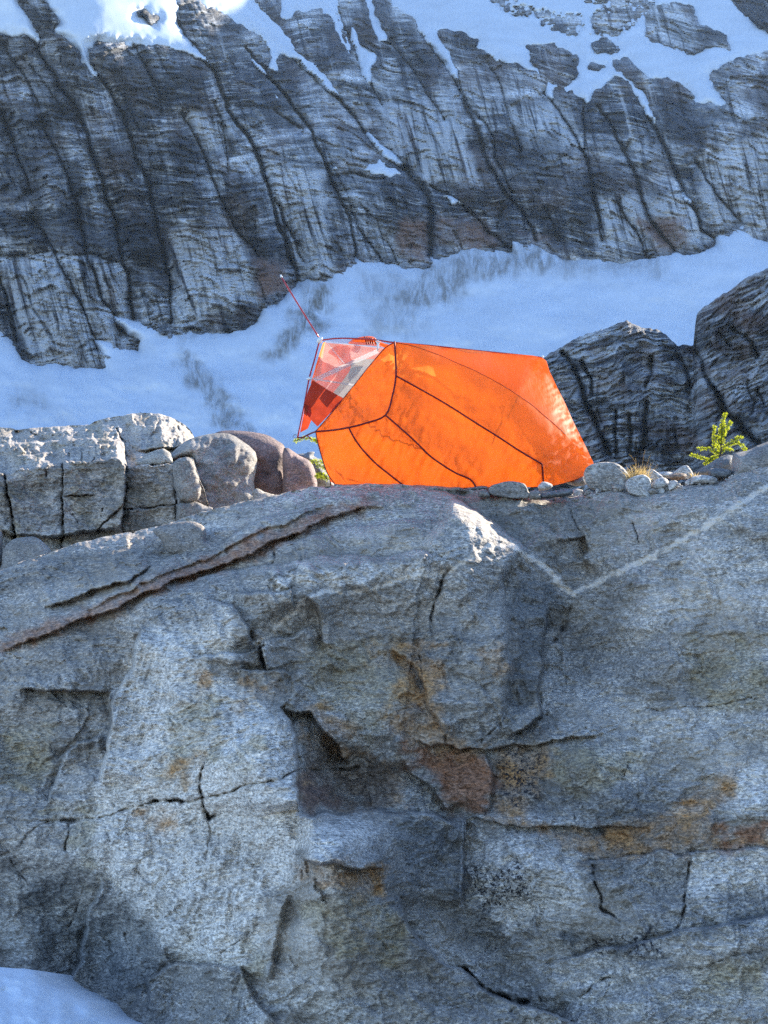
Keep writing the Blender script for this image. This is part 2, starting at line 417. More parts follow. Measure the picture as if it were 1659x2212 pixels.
# ================================================================ THE MOUNTAIN
FOOT = [(-1000,700),(-100,720),(0,730),(120,775),(225,770),(300,735),(440,715),(555,675),(660,605),(780,570),(925,570),(1020,545),(1110,545),(1280,558),(1465,548),(1600,500),(1659,495),(2200,450),(2900,430)]
TS = math.tan(math.radians(36))                       # slope of the lower snow
K_SNOW = 119.0
def snow_low_Y(px, py): return K_SNOW/np.maximum(TS-tane(px, py), .02)
def mountain_Y(X, Y):
    fy = interp(FOOT, X)
    ks = 1
    Yf = snow_low_Y(X, fy); zf = CAMZ+Yf*tane(X, fy)
    T = math.tan(math.radians(60)); te = tane(X, Y)
    Yc = (zf-CAMZ-Yf*T)/np.minimum(te-T, -.2)
    dx, dy, dz = ray(X, Y); kx = dx/dy
    # upper left snow shoulder leans to the right (to the sun), upper right snow faces the valley
    def plane(ax, ay, Y0, a, b):
        z0 = CAMZ+Y0*tane(ax, ay); r = ray(ax, ay); x0 = Y0*r[0]/r[1]
        return (z0-CAMZ-a*Y0-b*x0)/np.minimum(te-a-b*kx, -.12)
    Yl = plane(250, 115, 285, .84, -.62)
    Yr = plane(1200, 200, 356, .86, .05)
    w = smooth(420, 900, X)
    Yu = Yl*(1-w)+Yr*w
    k = 8.0
    return k*np.logaddexp(Yc/k, Yu/k)                  # the farther of cliff and upper slope
JOINTS = [(c2(l), w, h) for l, w, h in [
 ([(0,490),(50,600),(100,740),(130,830)],3,2.2), ([(10,190),(60,260),(130,360),(170,470)],3,1.8),
 ([(150,170),(200,280),(260,370),(320,440),(360,540),(390,640),(430,760),(470,870),(500,960),(510,1060),(540,1150),(560,1250),(580,1390)],5,4),
 ([(400,280),(430,330),(480,400),(530,500),(560,580),(600,700),(640,800),(670,920),(690,1020),(715,1130),(735,1250),(740,1400)],4,3.2),
 ([(180,520),(250,660),(300,780),(330,880),(350,980),(370,1080),(400,1180),(440,1280),(480,1350),(540,1440)],3,2.4),
 ([(130,930),(190,1000),(240,1100),(290,1200),(340,1290),(390,1400),(430,1500)],3,2.2),
 ([(0,1200),(30,1290),(60,1400),(70,1480)],4,3), ([(570,180),(610,250),(650,330),(690,420),(700,500)],3,1.6),
 ([(740,60),(800,150),(860,230),(930,320),(960,390),(990,480),(1050,560),(1100,640),(1130,720),(1160,810),(1190,910),(1210,1000),(1240,1090),(1290,1200),(1310,1250)],5,4),
 ([(930,440),(960,560),(980,680),(990,760)],2,1.3),
 ([(780,480),(830,570),(880,660),(920,770),(950,850),(990,920),(1030,1000),(1090,1060),(1120,1110)],3,2.2),
 ([(1060,200),(1110,280),(1180,350),(1240,430),(1300,500),(1340,560),(1370,630),(1410,720),(1440,800),(1480,880),(1510,960),(1530,1050),(1540,1110)],4,3.4),
 ([(1190,110),(1220,190),(1290,270),(1360,340),(1440,400),(1500,470),(1560,540),(1620,620),(1659,650)],5,3.5),
 ([(1180,470),(1210,500),(1260,530),(1310,560)],3,1.5), ([(1190,860),(1230,960),(1280,1060),(1310,1130)],3,2),
 ([(1500,900),(1560,1000),(1620,1080),(1659,1130)],3,2), ([(1460,60),(1510,150),(1540,230),(1580,310),(1620,400),(1659,460)],4,2.6),
 ([(-60,1110),(0,1105),(200,1090),(380,1100),(520,1130)],3,1.6), ([(1420,750),(1520,755),(1659,770)],3,1.6),
 ([(580,1150),(640,1150),(710,1160)],2,1), ([(100,250),(170,330),(240,420),(280,500)],2,1.2)]]
JOINTS += [(c3(l), w, h) for l, w, h in [
 ([(0,160),(60,220),(140,320),(200,420),(260,520)],3,2),
 ([(160,130),(220,220),(290,310),(330,400),(370,480),(400,560),(430,650),(460,720),(500,800),(560,870),(610,930),(640,990),(660,1040)],5,4),
 ([(310,300),(340,400),(380,470),(430,520),(470,600),(480,680),(520,760),(560,830)],4,2.6),
 ([(450,260),(490,330),(520,420),(540,500),(570,590),(600,680)],3,2),
 ([(0,640),(80,720),(140,780),(190,840),(205,920),(205,1020),(195,1110)],9,4.5),
 ([(200,800),(280,850),(380,910),(440,980),(500,1030),(570,1080)],4,2.6), ([(510,870),(500,940),(490,990)],3,1.6),
 ([(690,400),(720,430),(780,520),(840,620),(880,700),(900,780),(910,860),(925,960),(940,1040)],4,3.6),
 ([(865,440),(865,540),(870,640)],3,2), ([(930,460),(980,540),(1030,630),(1070,710),(1100,800),(1120,870),(1150,950),(1200,1020),(1270,1090)],5,4),
 ([(1090,390),(1140,490),(1180,570),(1220,650),(1260,740),(1290,810),(1330,880),(1360,940),(1380,1000),(1440,1040)],6,4),
 ([(1350,690),(1400,790),(1450,860),(1500,910),(1540,960)],3,2.2), ([(1010,870),(1060,960),(1100,1030),(1135,1110)],3,2.6),
 ([(0,1030),(40,1090),(70,1150)],2,1.2), ([(700,900),(740,980),(760,1050)],3,1.6), ([(1659,560),(1740,680),(1830,860)],4,3), ([(1800,500),(1900,700),(2000,880)],4,3)]]
SNOW_UP = [
 [(-1000,-400),(45,-400),(45,0),(60,30),(80,60),(85,92),(60,85),(40,80),(0,78),(-200,60),(-1000,50)],
 [(92,-400),(92,0),(122,45),(112,75),(140,90),(165,118),(178,140),(195,160),(208,166),(202,135),(195,108),(215,95),(290,98),(380,105),(440,130),(460,140),(400,85),(375,50),(385,20),(380,0),(380,-400)],
 [(420,-400),(420,0),(470,30),(520,60),(560,80),(585,110),(582,150),(600,160),(604,118),(640,130),(690,172),(722,203),(732,204),(700,162),(645,108),(612,72),(595,50),(580,30),(555,0),(555,-400)],
 [(605,-400),(605,0),(600,38),(620,48),(640,30),(690,25),(715,42),(735,92),(758,130),(762,120),(742,70),(735,40),(730,-10),(730,-400)],
 [(765,52),(780,92),(822,120),(805,150),(795,180),(784,160),(770,110),(757,62)],
 [(785,-400),(785,0),(800,60),(812,92),(840,86),(829,50),(815,30),(812,0),(812,-400)],
 [(842,-400),(842,15),(885,35),(905,65),(925,90),(950,112),(975,152),(988,172),(980,132),(962,98),(940,68),(1000,75),(1030,90),(1030,105),(1075,130),(1150,155),(1175,175),(1188,212),(1196,215),(1200,190),(1230,200),(1265,222),(1288,217),(1290,203),(1330,168),(1350,178),(1375,215),(1400,250),(1416,268),(1412,248),(1395,208),(1370,178),(1330,142),(1325,130),(1350,130),(1390,160),(1402,175),(1440,170),(1475,185),(1505,227),(1578,230),(1552,190),(1535,165),(1560,145),(1600,130),(1650,115),(1850,90),(2800,60),(2800,-400)],
 [(545,133),(556,137),(572,158),(560,152)], [(1112,184),(1124,184),(1137,194),(1122,194)],
 [(590,200),(600,210),(602,222),(594,212)],
 [(798,288),(829,322),(872,352),(862,356),(829,338),(806,308)], [(780,370),(800,350),(826,344),(850,366),(868,380),(838,386),(810,376),(790,378)],
 [(715,362),(728,358),(730,370),(716,368)], [(740,152),(750,145),(752,155),(744,162)],
 [(1474,420),(1480,424),(1492,436),(1480,432)], [(960,424),(978,430),(998,442),(978,438)]]
ISLANDS = [
 [(1136,100),(1160,100),(1200,97),(1245,125),(1240,170),(1215,190),(1190,180),(1165,155),(1150,125)],
 [(1283,92),(1300,87),(1320,94),(1335,105),(1315,114),(1290,112)],
 [(1400,50),(1405,20),(1440,8),(1490,15),(1500,50),(1515,60),(1565,78),(1570,103),(1520,98),(1495,114),(1475,108),(1430,95),(1400,80)],
 [(1580,-400),(1580,0),(1620,40),(1659,66),(1800,80),(2800,40),(2800,-400)],
 [(300,30),(312,24),(340,40),(330,48)],[(1275,143),(1300,145),(1290,148)]]
VEILED = [[(1066,-60),(1070,0),(1100,22),(1150,28),(1250,42),(1240,72),(1200,60),(1165,30),(1110,25),(1085,10),(1180,-60)],
          [(1285,42),(1310,25),(1345,15),(1392,22),(1350,60),(1318,76),(1288,66)], [(1200,-40),(1280,0),(1340,12),(1400,10),(1420,-40)]]
LOWSNOW = [(-1000,690),(-100,700),(0,710),(30,735),(42,762),(52,776),(80,790),(120,784),(165,796),(226,795),(212,750),(205,735),(250,737),(296,756),(298,742),(262,705),(245,684),(260,683),(290,697),(350,705),(380,712),(410,708),(440,721),(500,718),(553,694),(556,650),(600,652),(622,630),(660,604),(698,600),(716,580),(752,562),(782,555),(829,571),(870,577),(925,578),(931,560),(990,541),(1020,531),(1060,538),(1112,548),(1104,521),(1130,524),(1165,532),(1220,556),(1280,559),(1340,566),(1400,560),(1465,546),(1500,546),(1545,536),(1550,510),(1575,498),(1602,483),(1640,492),(1659,500),(1800,480),(2800,450),(2800,2500),(-1000,2500)]

# ---- upper snow: a sheet whose thickness dies out along its traced edge
step = 4.0
X, Y = np.meshgrid(np.arange(-900, 2700, step), np.arange(-140, 470, step))
wx = X+5.5*fbm(X/24, Y/24, 5, 15, .6); wy = Y+5.5*fbm(X/24, Y/24, 5, 19, .6)
sd = np.full(X.shape, -40.0)
for pl in SNOW_UP: sd = np.maximum(sd, sdpoly(pl, wx, wy, 40))
for pl in ISLANDS: sd = np.minimum(sd, -sdpoly(pl, wx, wy, 40))
for pl in VEILED:
    q = sdpoly(pl, wx, wy, 40); sd = np.where(q > -12, np.minimum(sd, -q*.35+gnoise(X/11, Y/6, 8)*12+2), sd)
XS, YS, SDU = X, Y, sd
def bil(Z, x0, y0, s, X, Y):
    u = np.clip((X-x0)/s, 0, Z.shape[1]-1.001); v = np.clip((Y-y0)/s, 0, Z.shape[0]-1.001)
    i, j = v.astype(int), u.astype(int); fv, fu = v-i, u-j
    return Z[i, j]*(1-fv)*(1-fu)+Z[i, j+1]*(1-fv)*fu+Z[i+1, j]*fv*(1-fu)+Z[i+1, j+1]*fv*fu

step = 3.0
X, Y = np.meshgrid(cols(-120, 1780, -900, 2700, step, 14), np.arange(-140, 830, step))
wx = X+5*fbm(X/45, Y/45, 3, 5); wy = Y+5*fbm(X/45, Y/45, 3, 9)
Yd = mountain_Y(X, Y)
dj = np.full(X.shape, 60.0); tr = np.zeros(X.shape); crack = np.zeros(X.shape)
for poly, w, h in JOINTS:
    ix = bbox_idx(poly, X, Y, 70); d, s, t_, ov = segdist(poly, wx[ix], wy[ix])
    w = w*.85; ww = w*(.55+.45*np.sin(np.pi*np.clip(t_, .06, .94)))
    dj[ix] = np.minimum(dj[ix], d+ov*1.5+(6-w))
    tr[ix] += h*np.exp(-(d/ww)**2)*np.exp(-ov/4); crack[ix] = np.maximum(crack[ix], np.exp(-(d/(ww*.55))**2)*np.exp(-ov/4))
# secondary joints from stretched noise that runs down-right like the traced ones
ju = X-.42*Y; jv = Y
sec = ridged((ju+14*fbm(X/70, Y/110, 2, 3))/52, jv/330, 2, 41)
secm = smooth(1.16, 1.42, sec)
bulge = 5.6*(1-np.exp(-np.maximum(dj-1, 0)/28))
# strata: beds dip gently, arching to the right
sv = Y+.10*(X-800)*np.where(X > 800, -1.35, .25)+16*fbm(X/260, Y/260, 3, 77)
rough = 3.0*fbm(X/120, Y/170, 3, 11)
ledge = np.zeros(X.shape)
for per, amp, sd in ((34, 3.2, 1), (15, 1.7, 2), (7.3, .8, 3)):
    q = sv/per+1.3*fbm(ju/110, sv/60, 3, 20+sd); fr = q-np.floor(q)
    am = amp*smooth(-.5, .5, fbm(ju/60, jv/40, 2, 50+sd))
    ledge += am*(fr*smooth(1.0, .86, fr)-.5)
small = .55*fbm(ju/16, jv/22, 4, 91)+.5*fbm(X/9, sv/3.2, 3, 92)
off = 1.25*bulge-1.35*tr-1.0*secm+rough+ledge+small
us = np.where(Y < 468, smooth(0, 10, bil(SDU, XS[0, 0], YS[0, 0], 4.0, X, Y)), 0)   # calm rock under the snow
off = off*(1-us)+2.0*us
Ym = Yd-off
V = P(X, Y, Ym)
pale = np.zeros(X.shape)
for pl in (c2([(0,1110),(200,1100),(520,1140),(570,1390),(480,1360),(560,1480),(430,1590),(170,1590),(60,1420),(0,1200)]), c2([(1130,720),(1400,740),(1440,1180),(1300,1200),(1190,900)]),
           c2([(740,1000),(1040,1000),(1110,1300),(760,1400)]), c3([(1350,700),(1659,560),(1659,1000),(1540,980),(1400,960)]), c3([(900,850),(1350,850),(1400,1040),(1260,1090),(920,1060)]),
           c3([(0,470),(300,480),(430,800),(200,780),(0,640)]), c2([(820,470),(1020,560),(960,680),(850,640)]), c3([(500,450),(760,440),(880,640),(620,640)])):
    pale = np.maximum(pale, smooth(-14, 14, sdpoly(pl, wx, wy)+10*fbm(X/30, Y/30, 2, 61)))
rust = np.zeros(X.shape)
for pl in (c3([(60,960),(200,950),(190,1140),(40,1090)]), c3([(230,930),(420,940),(520,1040),(400,1080),(230,1060)]), c2([(1100,1120),(1240,1130),(1240,1270),(1110,1280)]), c3([(560,990),(700,1030),(640,1050)]),
           c3([(1100,960),(1300,930),(1320,1060),(1180,1080)])):
    rust = np.maximum(rust, smooth(-12, 12, sdpoly(pl, wx, wy)+8*fbm(X/24, Y/24, 2, 62)))
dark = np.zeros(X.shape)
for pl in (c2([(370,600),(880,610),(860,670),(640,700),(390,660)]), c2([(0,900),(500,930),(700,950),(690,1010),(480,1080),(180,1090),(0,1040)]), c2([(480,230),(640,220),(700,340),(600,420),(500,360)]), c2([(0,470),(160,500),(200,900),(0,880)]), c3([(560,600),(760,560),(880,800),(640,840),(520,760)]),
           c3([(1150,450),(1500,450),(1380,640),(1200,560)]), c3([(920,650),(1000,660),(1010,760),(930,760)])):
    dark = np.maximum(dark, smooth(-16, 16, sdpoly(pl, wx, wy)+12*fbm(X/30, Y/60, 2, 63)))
crack = np.maximum(crack*.85, secm*.3)
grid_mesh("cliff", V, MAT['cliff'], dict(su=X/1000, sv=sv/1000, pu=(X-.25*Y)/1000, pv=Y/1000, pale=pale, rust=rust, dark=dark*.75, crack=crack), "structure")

X, Y, sd = XS, YS, SDU
th = 2.4+np.where(sd > 0, .9+2.2*(1-np.exp(-sd/10)), np.maximum(sd*.9, -14))
Yd = mountain_Y(X, Y)
soft = 2.0*fbm(X/160, Y/120, 2, 31)+.12*fbm(X/40, Y/26, 3, 33)
V = P(X, Y, Yd-th-(soft+1.6)*smooth(0, 30, sd))
grid_mesh("upper_snowfield", V, MAT['snow'], dict(pu=X/1000, pv=Y/1000, dirt=np.zeros(X.shape)), "structure")

# ---- lower snow apron
step = 4.0
X, Y = np.meshgrid(cols(-120, 1780, -900, 2700, step, 14), np.concatenate([np.arange(420, 1040, step), np.arange(1040, 1960, 30)]))
wx = X+4*fbm(X/24, Y/24, 4, 25); wy = Y+4*fbm(X/24, Y/24, 4, 29)
sd = sdpoly(LOWSNOW, wx, wy, 60)
sd = np.minimum(sd, -sdpoly([(1626,512),(1640,505),(1659,508),(1659,524),(1636,522)], wx, wy, 60))
te = tane(X, Y); fy = interp(FOOT, X)
Ys = K_SNOW/np.maximum(TS-te, .02)
Ymn = mountain_Y(X, Y)
blend = smooth(-6, 16, sd)
und = 3.0*fbm(X/200, Y/110, 2, 71)+.7*fbm(X/50, Y/30, 3, 73)+.16*fbm(X/14, Y/10, 3, 74)
Yl = np.minimum(Ys, Ymn)-und*smooth(0, 60, sd)-np.where(sd > 0, 1.0+5.0*(1-np.exp(-sd/9)), np.maximum(sd, -14)*1.1+1.0)-1.5
V = P(X, Y, Yl)
dirt = np.zeros(X.shape)
for pl, g in ((c3([(20,1300),(200,1150),(330,1080),(460,1100),(650,1060),(830,1120),(870,1160),(760,1170),(560,1180),(440,1190),(300,1300),(180,1330),(60,1340)]), .85),
              ([(655,630),(700,612),(720,630),(700,700),(650,740),(590,775),(570,770),(640,690)], 1.0), ([(400,760),(450,800),(500,870),(540,930),(490,930),(430,850),(390,800)], .9),
              ([(780,590),(900,600),(960,650),(900,720),(800,740),(790,680)], .45), ([(1100,540),(1290,565),(1440,560),(1420,590),(1230,590),(1110,560)], .55), ([(20,850),(90,860),(110,890),(30,880)], .6),
              ([(350,720),(420,725),(400,745)], .5), ([(930,560),(1000,545),(1100,560),(980,640),(900,690)], .5)):
    dirt = np.maximum(dirt, g*smooth(-22, 20, sdpoly(pl, wx, wy)+18*fbm(X/40, Y/30, 3, 81)))
grid_mesh("lower_snowfield", V, MAT['firn'], dict(pu=X/1000, pv=Y/1000, dirt=dirt), "structure")

# ---- the dark banded buttresses at the right, nearer than the snow apron
def buttress(name, crest, Y0, x0, x1, seed, lean, joints, dip):
    xs = np.concatenate([np.arange(x0, min(x1, 1720), 2.5), np.arange(min(x1, 1720), x1, 9)]); cy = interp(crest, xs)+2.5*fbm(xs/14, xs*0, 4, seed)
    rows = np.concatenate([[-60, -30, -12, -5], np.linspace(0, 1, 190)*1.0])
    X = np.tile(xs, (len(rows), 1)); Y = np.zeros(X.shape); back = np.zeros(X.shape)
    for i, r in enumerate(rows):
        if r < 0: Y[i] = cy+.6*(-r); back[i] = -r*.75
        else: Y[i] = cy+r*(1180-cy)
    depth = (Y-cy[None])
    d = np.where(rows[:, None] >= 0, depth, 0)
    base = Y0(X, Y)-d*lean-2.5*(1-np.exp(-d/22))
    wx = X+5*fbm(X/40, Y/40, 3, seed+1); wy = Y+5*fbm(X/40, Y/40, 3, seed+2)
    off = 3.0*fbm(X/110, Y/110, 3, seed+3)+.8*fbm(X/24, Y/34, 4, seed+4); crack = np.zeros(X.shape)
    sv = Y-dip(X)+14*fbm(X/140, Y/140, 3, seed+6)
    for per, amp in ((26, 2.0), (11, 1.1), (5.5, .55)):
        q = sv/per+1.4*fbm(X/90, sv/50, 3, seed+int(per)); fr = q-np.floor(q); off += amp*(fr*smooth(1, .85, fr)-.5)
    for poly, w, h in joints:
        ix = bbox_idx(poly, X, Y, 60); dd, s, t_, ov = segdist(poly, wx[ix], wy[ix])
        off[ix] -= h*np.exp(-(dd/w)**2)*np.exp(-ov/5)+.45*h*np.exp(-dd/16)*np.exp(-ov/5); crack[ix] = np.maximum(crack[ix], np.exp(-(dd/(w*.6))**2)*np.exp(-ov/5))
    Yb = base-off*.6*smooth(-2, 20, d)+back*.9
    V = P(X, Y, Yb)
    rust = smooth(-.1, .5, fbm(X/90, Y/60, 3, seed+9)); pale = smooth(.25, .6, fbm(X/60, Y/30, 3, seed+11))*.7
    grid_mesh(name, V, MAT['buttress'], dict(su=X/1000, sv=sv/1000, pu=X/1000, pv=Y/1000, pale=pale, rust=rust*.5, dark=.1+0*X, crack=crack*.9), "structure")
crest_b = cC([(-1700,1500),(-400,960),(-100,770),(80,640),(130,600),(200,570),(290,510),(400,470),(500,440),(590,405),(660,380),(700,400),(760,430),(820,435),(900,455),(960,500),(1000,540),(1020,560),(1090,552),(1132,556),(1136,520),(1140,450),(1146,400),(1150,365),(1158,330),(1200,290),(1300,220),(1400,160),(1500,80),(1659,10),(2000,-160),(2600,-400),(5000,-500)])
buttress("rock_buttress", crest_b, lambda X, Y: 150-10*smooth(1490, 1530, X)-(X-1500)*.012, 680, 2700, 300, .05,
    [(cC(l), w, h) for l, w, h in [([(210,600),(280,700),(330,800),(370,950),(430,1080),(490,1200),(540,1330)],6,6), ([(330,660),(400,780),(420,900)],4,3), ([(590,1020),(580,1150),(600,1330)],4,3), ([(690,1050),(680,1200),(690,1330)],4,3), ([(800,960),(790,1120),(760,1300)],5,4), ([(830,640),(830,760),(790,860)],4,3), ([(1020,640),(1100,760),(1100,900)],5,3), ([(440,1000),(480,1100)],3,2), ([(1000,1150),(1020,1300)],3,2),
      ([(1130,560),(1180,650),(1230,780),(1290,900),(1360,1030),(1480,1130),(1600,1250)],8,7), ([(1400,430),(1500,500),(1600,640)],4,3), ([(1500,820),(1560,960),(1540,1050)],4,2), ([(1580,860),(1640,1000)],3,2), ([(1300,450),(1400,560)],3,2)]],
    lambda X: np.where(X < 1500, .14*np.abs(X-1390)+.10*(1390-X), .03-.45*(X-1500)))

# unseen valley floor under everything, the camera too, coloured dark to cut bounced light
gx, gy = np.meshgrid(np.concatenate([np.arange(-1000, -20, 20), np.arange(-20, 20, .5), np.arange(20, 601, 20)]), np.concatenate([np.arange(-300, -12, 12), np.arange(-12, 14, .5), np.arange(14, 900, 14)]))
gz = .25*fbm(gx/3, gy/3, 3, 501)*np.exp(-np.hypot(gx, gy)/30)-.25-6*smooth(13, 60, gy)-2*smooth(20, 200, np.hypot(gx, gy))
grid_mesh("ground", np.stack([gx, gy, gz], -1), MAT['dimground'], None, "structure", flip=True)

# ================================================================ THE ROCK SLOPE UNDER THE TENT
CREST = [(-1000,1560),(-600,1420),(-300,1310),(-100,1262),(0,1232),(50,1212),(110,1192),(200,1165),(340,1137),(430,1108),(520,1085),(590,1071),(640,1058),(700,1050),(760,1047),(830,1045),(930,1049),(1000,1053),(1097,1066),(1175,1074),(1246,1072),(1300,1062),(1341,1060),(1388,1070),(1422,1066),(1463,1053),(1503,1047),(1554,1043),(1588,1026),(1639,1012),(1659,1007),(1900,960),(2300,900),(2700,860)]
CTRL = [(-900,1520,9.9),(-900,1900,9.2),(-900,2240,8.8),(2600,870,9.8),(2600,1300,9.0),(2600,1800,8.2),(2600,2240,7.2),(-500,1400,10.3),(-200,1290,10.6),(0,1235,10.7),(200,1168,10.9),(430,1110,11.0),(640,1060,10.9),(830,1047,10.75),(1000,1055,10.7),(1175,1075,10.75),(1340,1060,10.7),(1500,1048,10.6),(1659,1008,10.5),(2000,950,10.2),
 (0,1320,10.35),(200,1260,10.45),(430,1190,10.55),(640,1130,10.45),(830,1110,10.35),(1000,1120,10.2),(1180,1150,10.45),(1340,1150,10.35),(1500,1140,10.25),(1659,1100,10.15),
 (-300,1500,9.9),(0,1450,9.85),(200,1380,9.75),(400,1300,9.65),(640,1240,9.6),(850,1220,9.72),(1040,1230,9.9),(1240,1290,10.4),(1450,1270,9.95),(1659,1250,9.8),(2000,1200,9.5),
 (0,1550,9.75),(150,1550,9.55),(260,1480,9.55),(400,1420,9.2),(560,1450,9.3),(700,1400,9.6),(900,1400,9.75),(1080,1400,9.38),(1200,1420,10.15),(1450,1450,9.6),(1659,1430,9.45),
 (100,1680,9.35),(260,1640,9.1),(450,1600,8.68),(610,1600,8.48),(720,1640,9.28),(850,1560,9.15),(960,1650,9.25),(1100,1600,9.35),(1300,1620,9.35),(1500,1620,9.2),(1659,1600,9.1),(2000,1560,8.8),
 (0,1760,9.2),(200,1770,8.95),(430,1760,8.6),(630,1740,8.25),(740,1740,9.05),(900,1730,9.15),(1100,1750,9.1),(1400,1760,8.95),(1659,1760,8.8),
 (0,1900,9.1),(200,1900,8.95),(430,1880,8.45),(620,1860,8.0),(740,1830,7.82),(850,1880,8.3),(960,1880,8.9),(1100,1900,8.8),(1400,1900,8.65),(1659,1900,8.5),
 (0,2060,9.0),(180,2060,9.3),(400,2040,8.35),(600,2030,8.05),(800,2050,7.85),(920,2060,8.25),(1050,2060,8.75),(1250,2040,8.45),(1500,2040,8.25),(1659,2040,8.15),
 (0,2240,8.7),(200,2240,8.6),(400,2230,8.1),(650,2230,7.75),(900,2240,7.8),(1050,2240,8.0),(1300,2240,8.0),(1659,2240,7.8),(2000,2000,8.0),(2000,2240,7.6),(-300,1900,9.2),(-300,2240,8.8)]
# (line, point on the near side, step in metres, fade on the near side, softness, drop on the far side, its fade)
STEPS = [
 ([(180,1322),(300,1264),(400,1224),(470,1197),(560,1152),(640,1120),(730,1086)], (400,1180), .045, 40, 3, .025, 12),
 ([(590,1180),(700,1150),(820,1130),(930,1120)], (760,1170), .07, 60, 8, .03, 30),
 ([(470,1190),(520,1140),(600,1110),(680,1092)], (600,1150), .10, 50, 5, .05, 30),
 ([(0,1406),(139,1355),(245,1315),(301,1285),(370,1258),(463,1225),(546,1195),(602,1170),(694,1128),(781,1100),(836,1096)], (300,1240), .12, 70, 3, .045, 14),
 ([(384,1263),(483,1233),(590,1218),(662,1209),(757,1200),(852,1200),(892,1190),(924,1191),(971,1213)], (700,1300), .16, 160, 3, .06, 30, 12),
 ([(93,1314),(176,1281),(278,1254),(330,1222)], (150,1240), .10, 60, 4, .06, 20),
 ([(278,1258),(330,1225),(384,1192)], (340,1270), .07, 50, 3, .02, 20),
 (cB([(720,150),(790,190),(900,270),(1010,345),(1100,410),(1190,478)]), (990,1160), .29, 110, 4, .14, 60, 20),
 ([(1185,1310),(1174,1382),(1169,1467),(1167,1547),(1130,1575),(1099,1594)], (1090,1450), .24, 60, 5, .10, 50),
 ([(1113,1190),(1084,1251),(1090,1306),(1102,1382),(1100,1467),(1075,1577)], (1040,1400), .06, 60, 14, .08, 50),
 ([(600,1525),(622,1555),(638,1590),(645,1662),(645,1757)], (560,1650), .26, 120, 6, .22, 80),
 ([(610,1530),(674,1543),(721,1602),(750,1650)], (760,1540), .14, 70, 5, .10, 50),
 ([(640,1763),(720,1757),(830,1753),(935,1757),(994,1792)], (800,1850), .26, 90, 6, .10, 50),
 ([(1012,1770),(999,1817),(999,1892),(994,1960)], (920,1850), .16, 60, 6, .06, 40),
 ([(860,1930),(879,1982),(904,2032),(949,2072),(999,2097),(1069,2147),(1149,2180),(1250,2215)], (800,2100), .28, 90, 5, .16, 60),
 ([(305,1347),(285,1442),(245,1517),(235,1597),(215,1690)], (400,1500), .20, 70, 8, .10, 60),
 ([(45,1489),(145,1492),(235,1497)], (150,1450), .10, 50, 4, .08, 25),
 ([(235,1490),(236,1534),(240,1580)], (300,1540), .10, 30, 4, .05, 25),
 ([(416,1422),(480,1412),(535,1404),(562,1392),(620,1370),(680,1350)], (480,1480), .09, 60, 4, .05, 20),
 ([(520,1447),(575,1450),(610,1446),(625,1462)], (560,1480), .10, 40, 4, .06, 18),
 ([(560,1385),(570,1420),(578,1450)], (640,1420), .12, 40, 4, .06, 18),
 ([(515,1277),(574,1277),(622,1273),(638,1313)], (560,1310), .08, 40, 4, .05, 18),
 ([(582,1237),(600,1262),(622,1273)], (640,1240), .07, 40, 4, .04, 18),
 ([(455,1297),(499,1305),(519,1332),(539,1364),(543,1388)], (470,1350), .10, 60, 5, .05, 25),
 ([(662,1289),(680,1310),(695,1350),(700,1400)], (740,1330), .08, 60, 8, .05, 30),
 ([(850,1060),(900,1050),(960,1062),(1010,1072)], (920,1085), .07, 40, 3, .04, 16),
 ([(640,1088),(700,1072),(760,1066),(810,1060),(840,1064)], (740,1085), .07, 25, 3, .04, 14),
 ([(1120,1095),(1180,1080),(1240,1090)], (1180,1110), .05, 40, 4, .03, 18),
 ([(1200,1165),(1262,1158),(1270,1190),(1250,1215)], (1330,1180), .10, 60, 6, .06, 30),
 ([(1160,1130),(1230,1165),(1262,1160)], (1130,1180), .05, 40, 6, .03, 30),
 ([(1009,1770),(1139,1787),(1279,1789),(1404,1787)], (1200,1700), .05, 50, 3, .04, 16),
 ([(1254,1861),(1329,1854),(1404,1839),(1494,1844),(1579,1834),(1659,1834),(1800,1826)], (1450,1920), .07, 60, 3, .03, 16),
 ([(1180,2085),(1269,2057),(1379,2037),(1464,2012),(1659,1982),(1850,1960)], (1450,2120), .12, 90, 7, .08, 30),
 ([(889,1602),(924,1617),(964,1612),(1044,1619),(1129,1612),(1229,1594),(1304,1587)], (1000,1560), .06, 40, 3, .05, 16),
 ([(1050,1620),(1062,1660),(1058,1740),(1045,1765)], (1000,1700), .08, 40, 4, .06, 20),
 ([(870,1640),(900,1680),(940,1710),(970,1760)], (1000,1680), .07, 40, 5, .05, 25),
 ([(850,1400),(905,1450),(935,1530),(960,1590)], (980,1450), .08, 60, 8, .06, 40),
 ([(130,1640),(165,1600),(220,1590)], (190,1650), .10, 40, 5, .06, 25),
 ([(105,1730),(130,1660),(150,1620)], (190,1680), .08, 40, 6, .06, 25),
 ([(650,1856),(720,1862),(780,1880),(830,1880)], (720,1820), .14, 40, 6, .10, 40),
 ([(320,2180),(318,2110),(380,2080),(470,2086),(520,2100)], (420,2150), .12, 60, 6, .06, 30),
 ([(520,2090),(535,2130),(560,2180),(600,2212)], (470,2150), .08, 40, 6, .05, 30),
 ([(620,1930),(600,2020),(580,2120)], (560,2000), .06, 60, 10, .05, 40),
 ([(140,2150),(170,2080),(190,1980),(220,1900)], (280,2050), .18, 60, 8, .10, 60)]
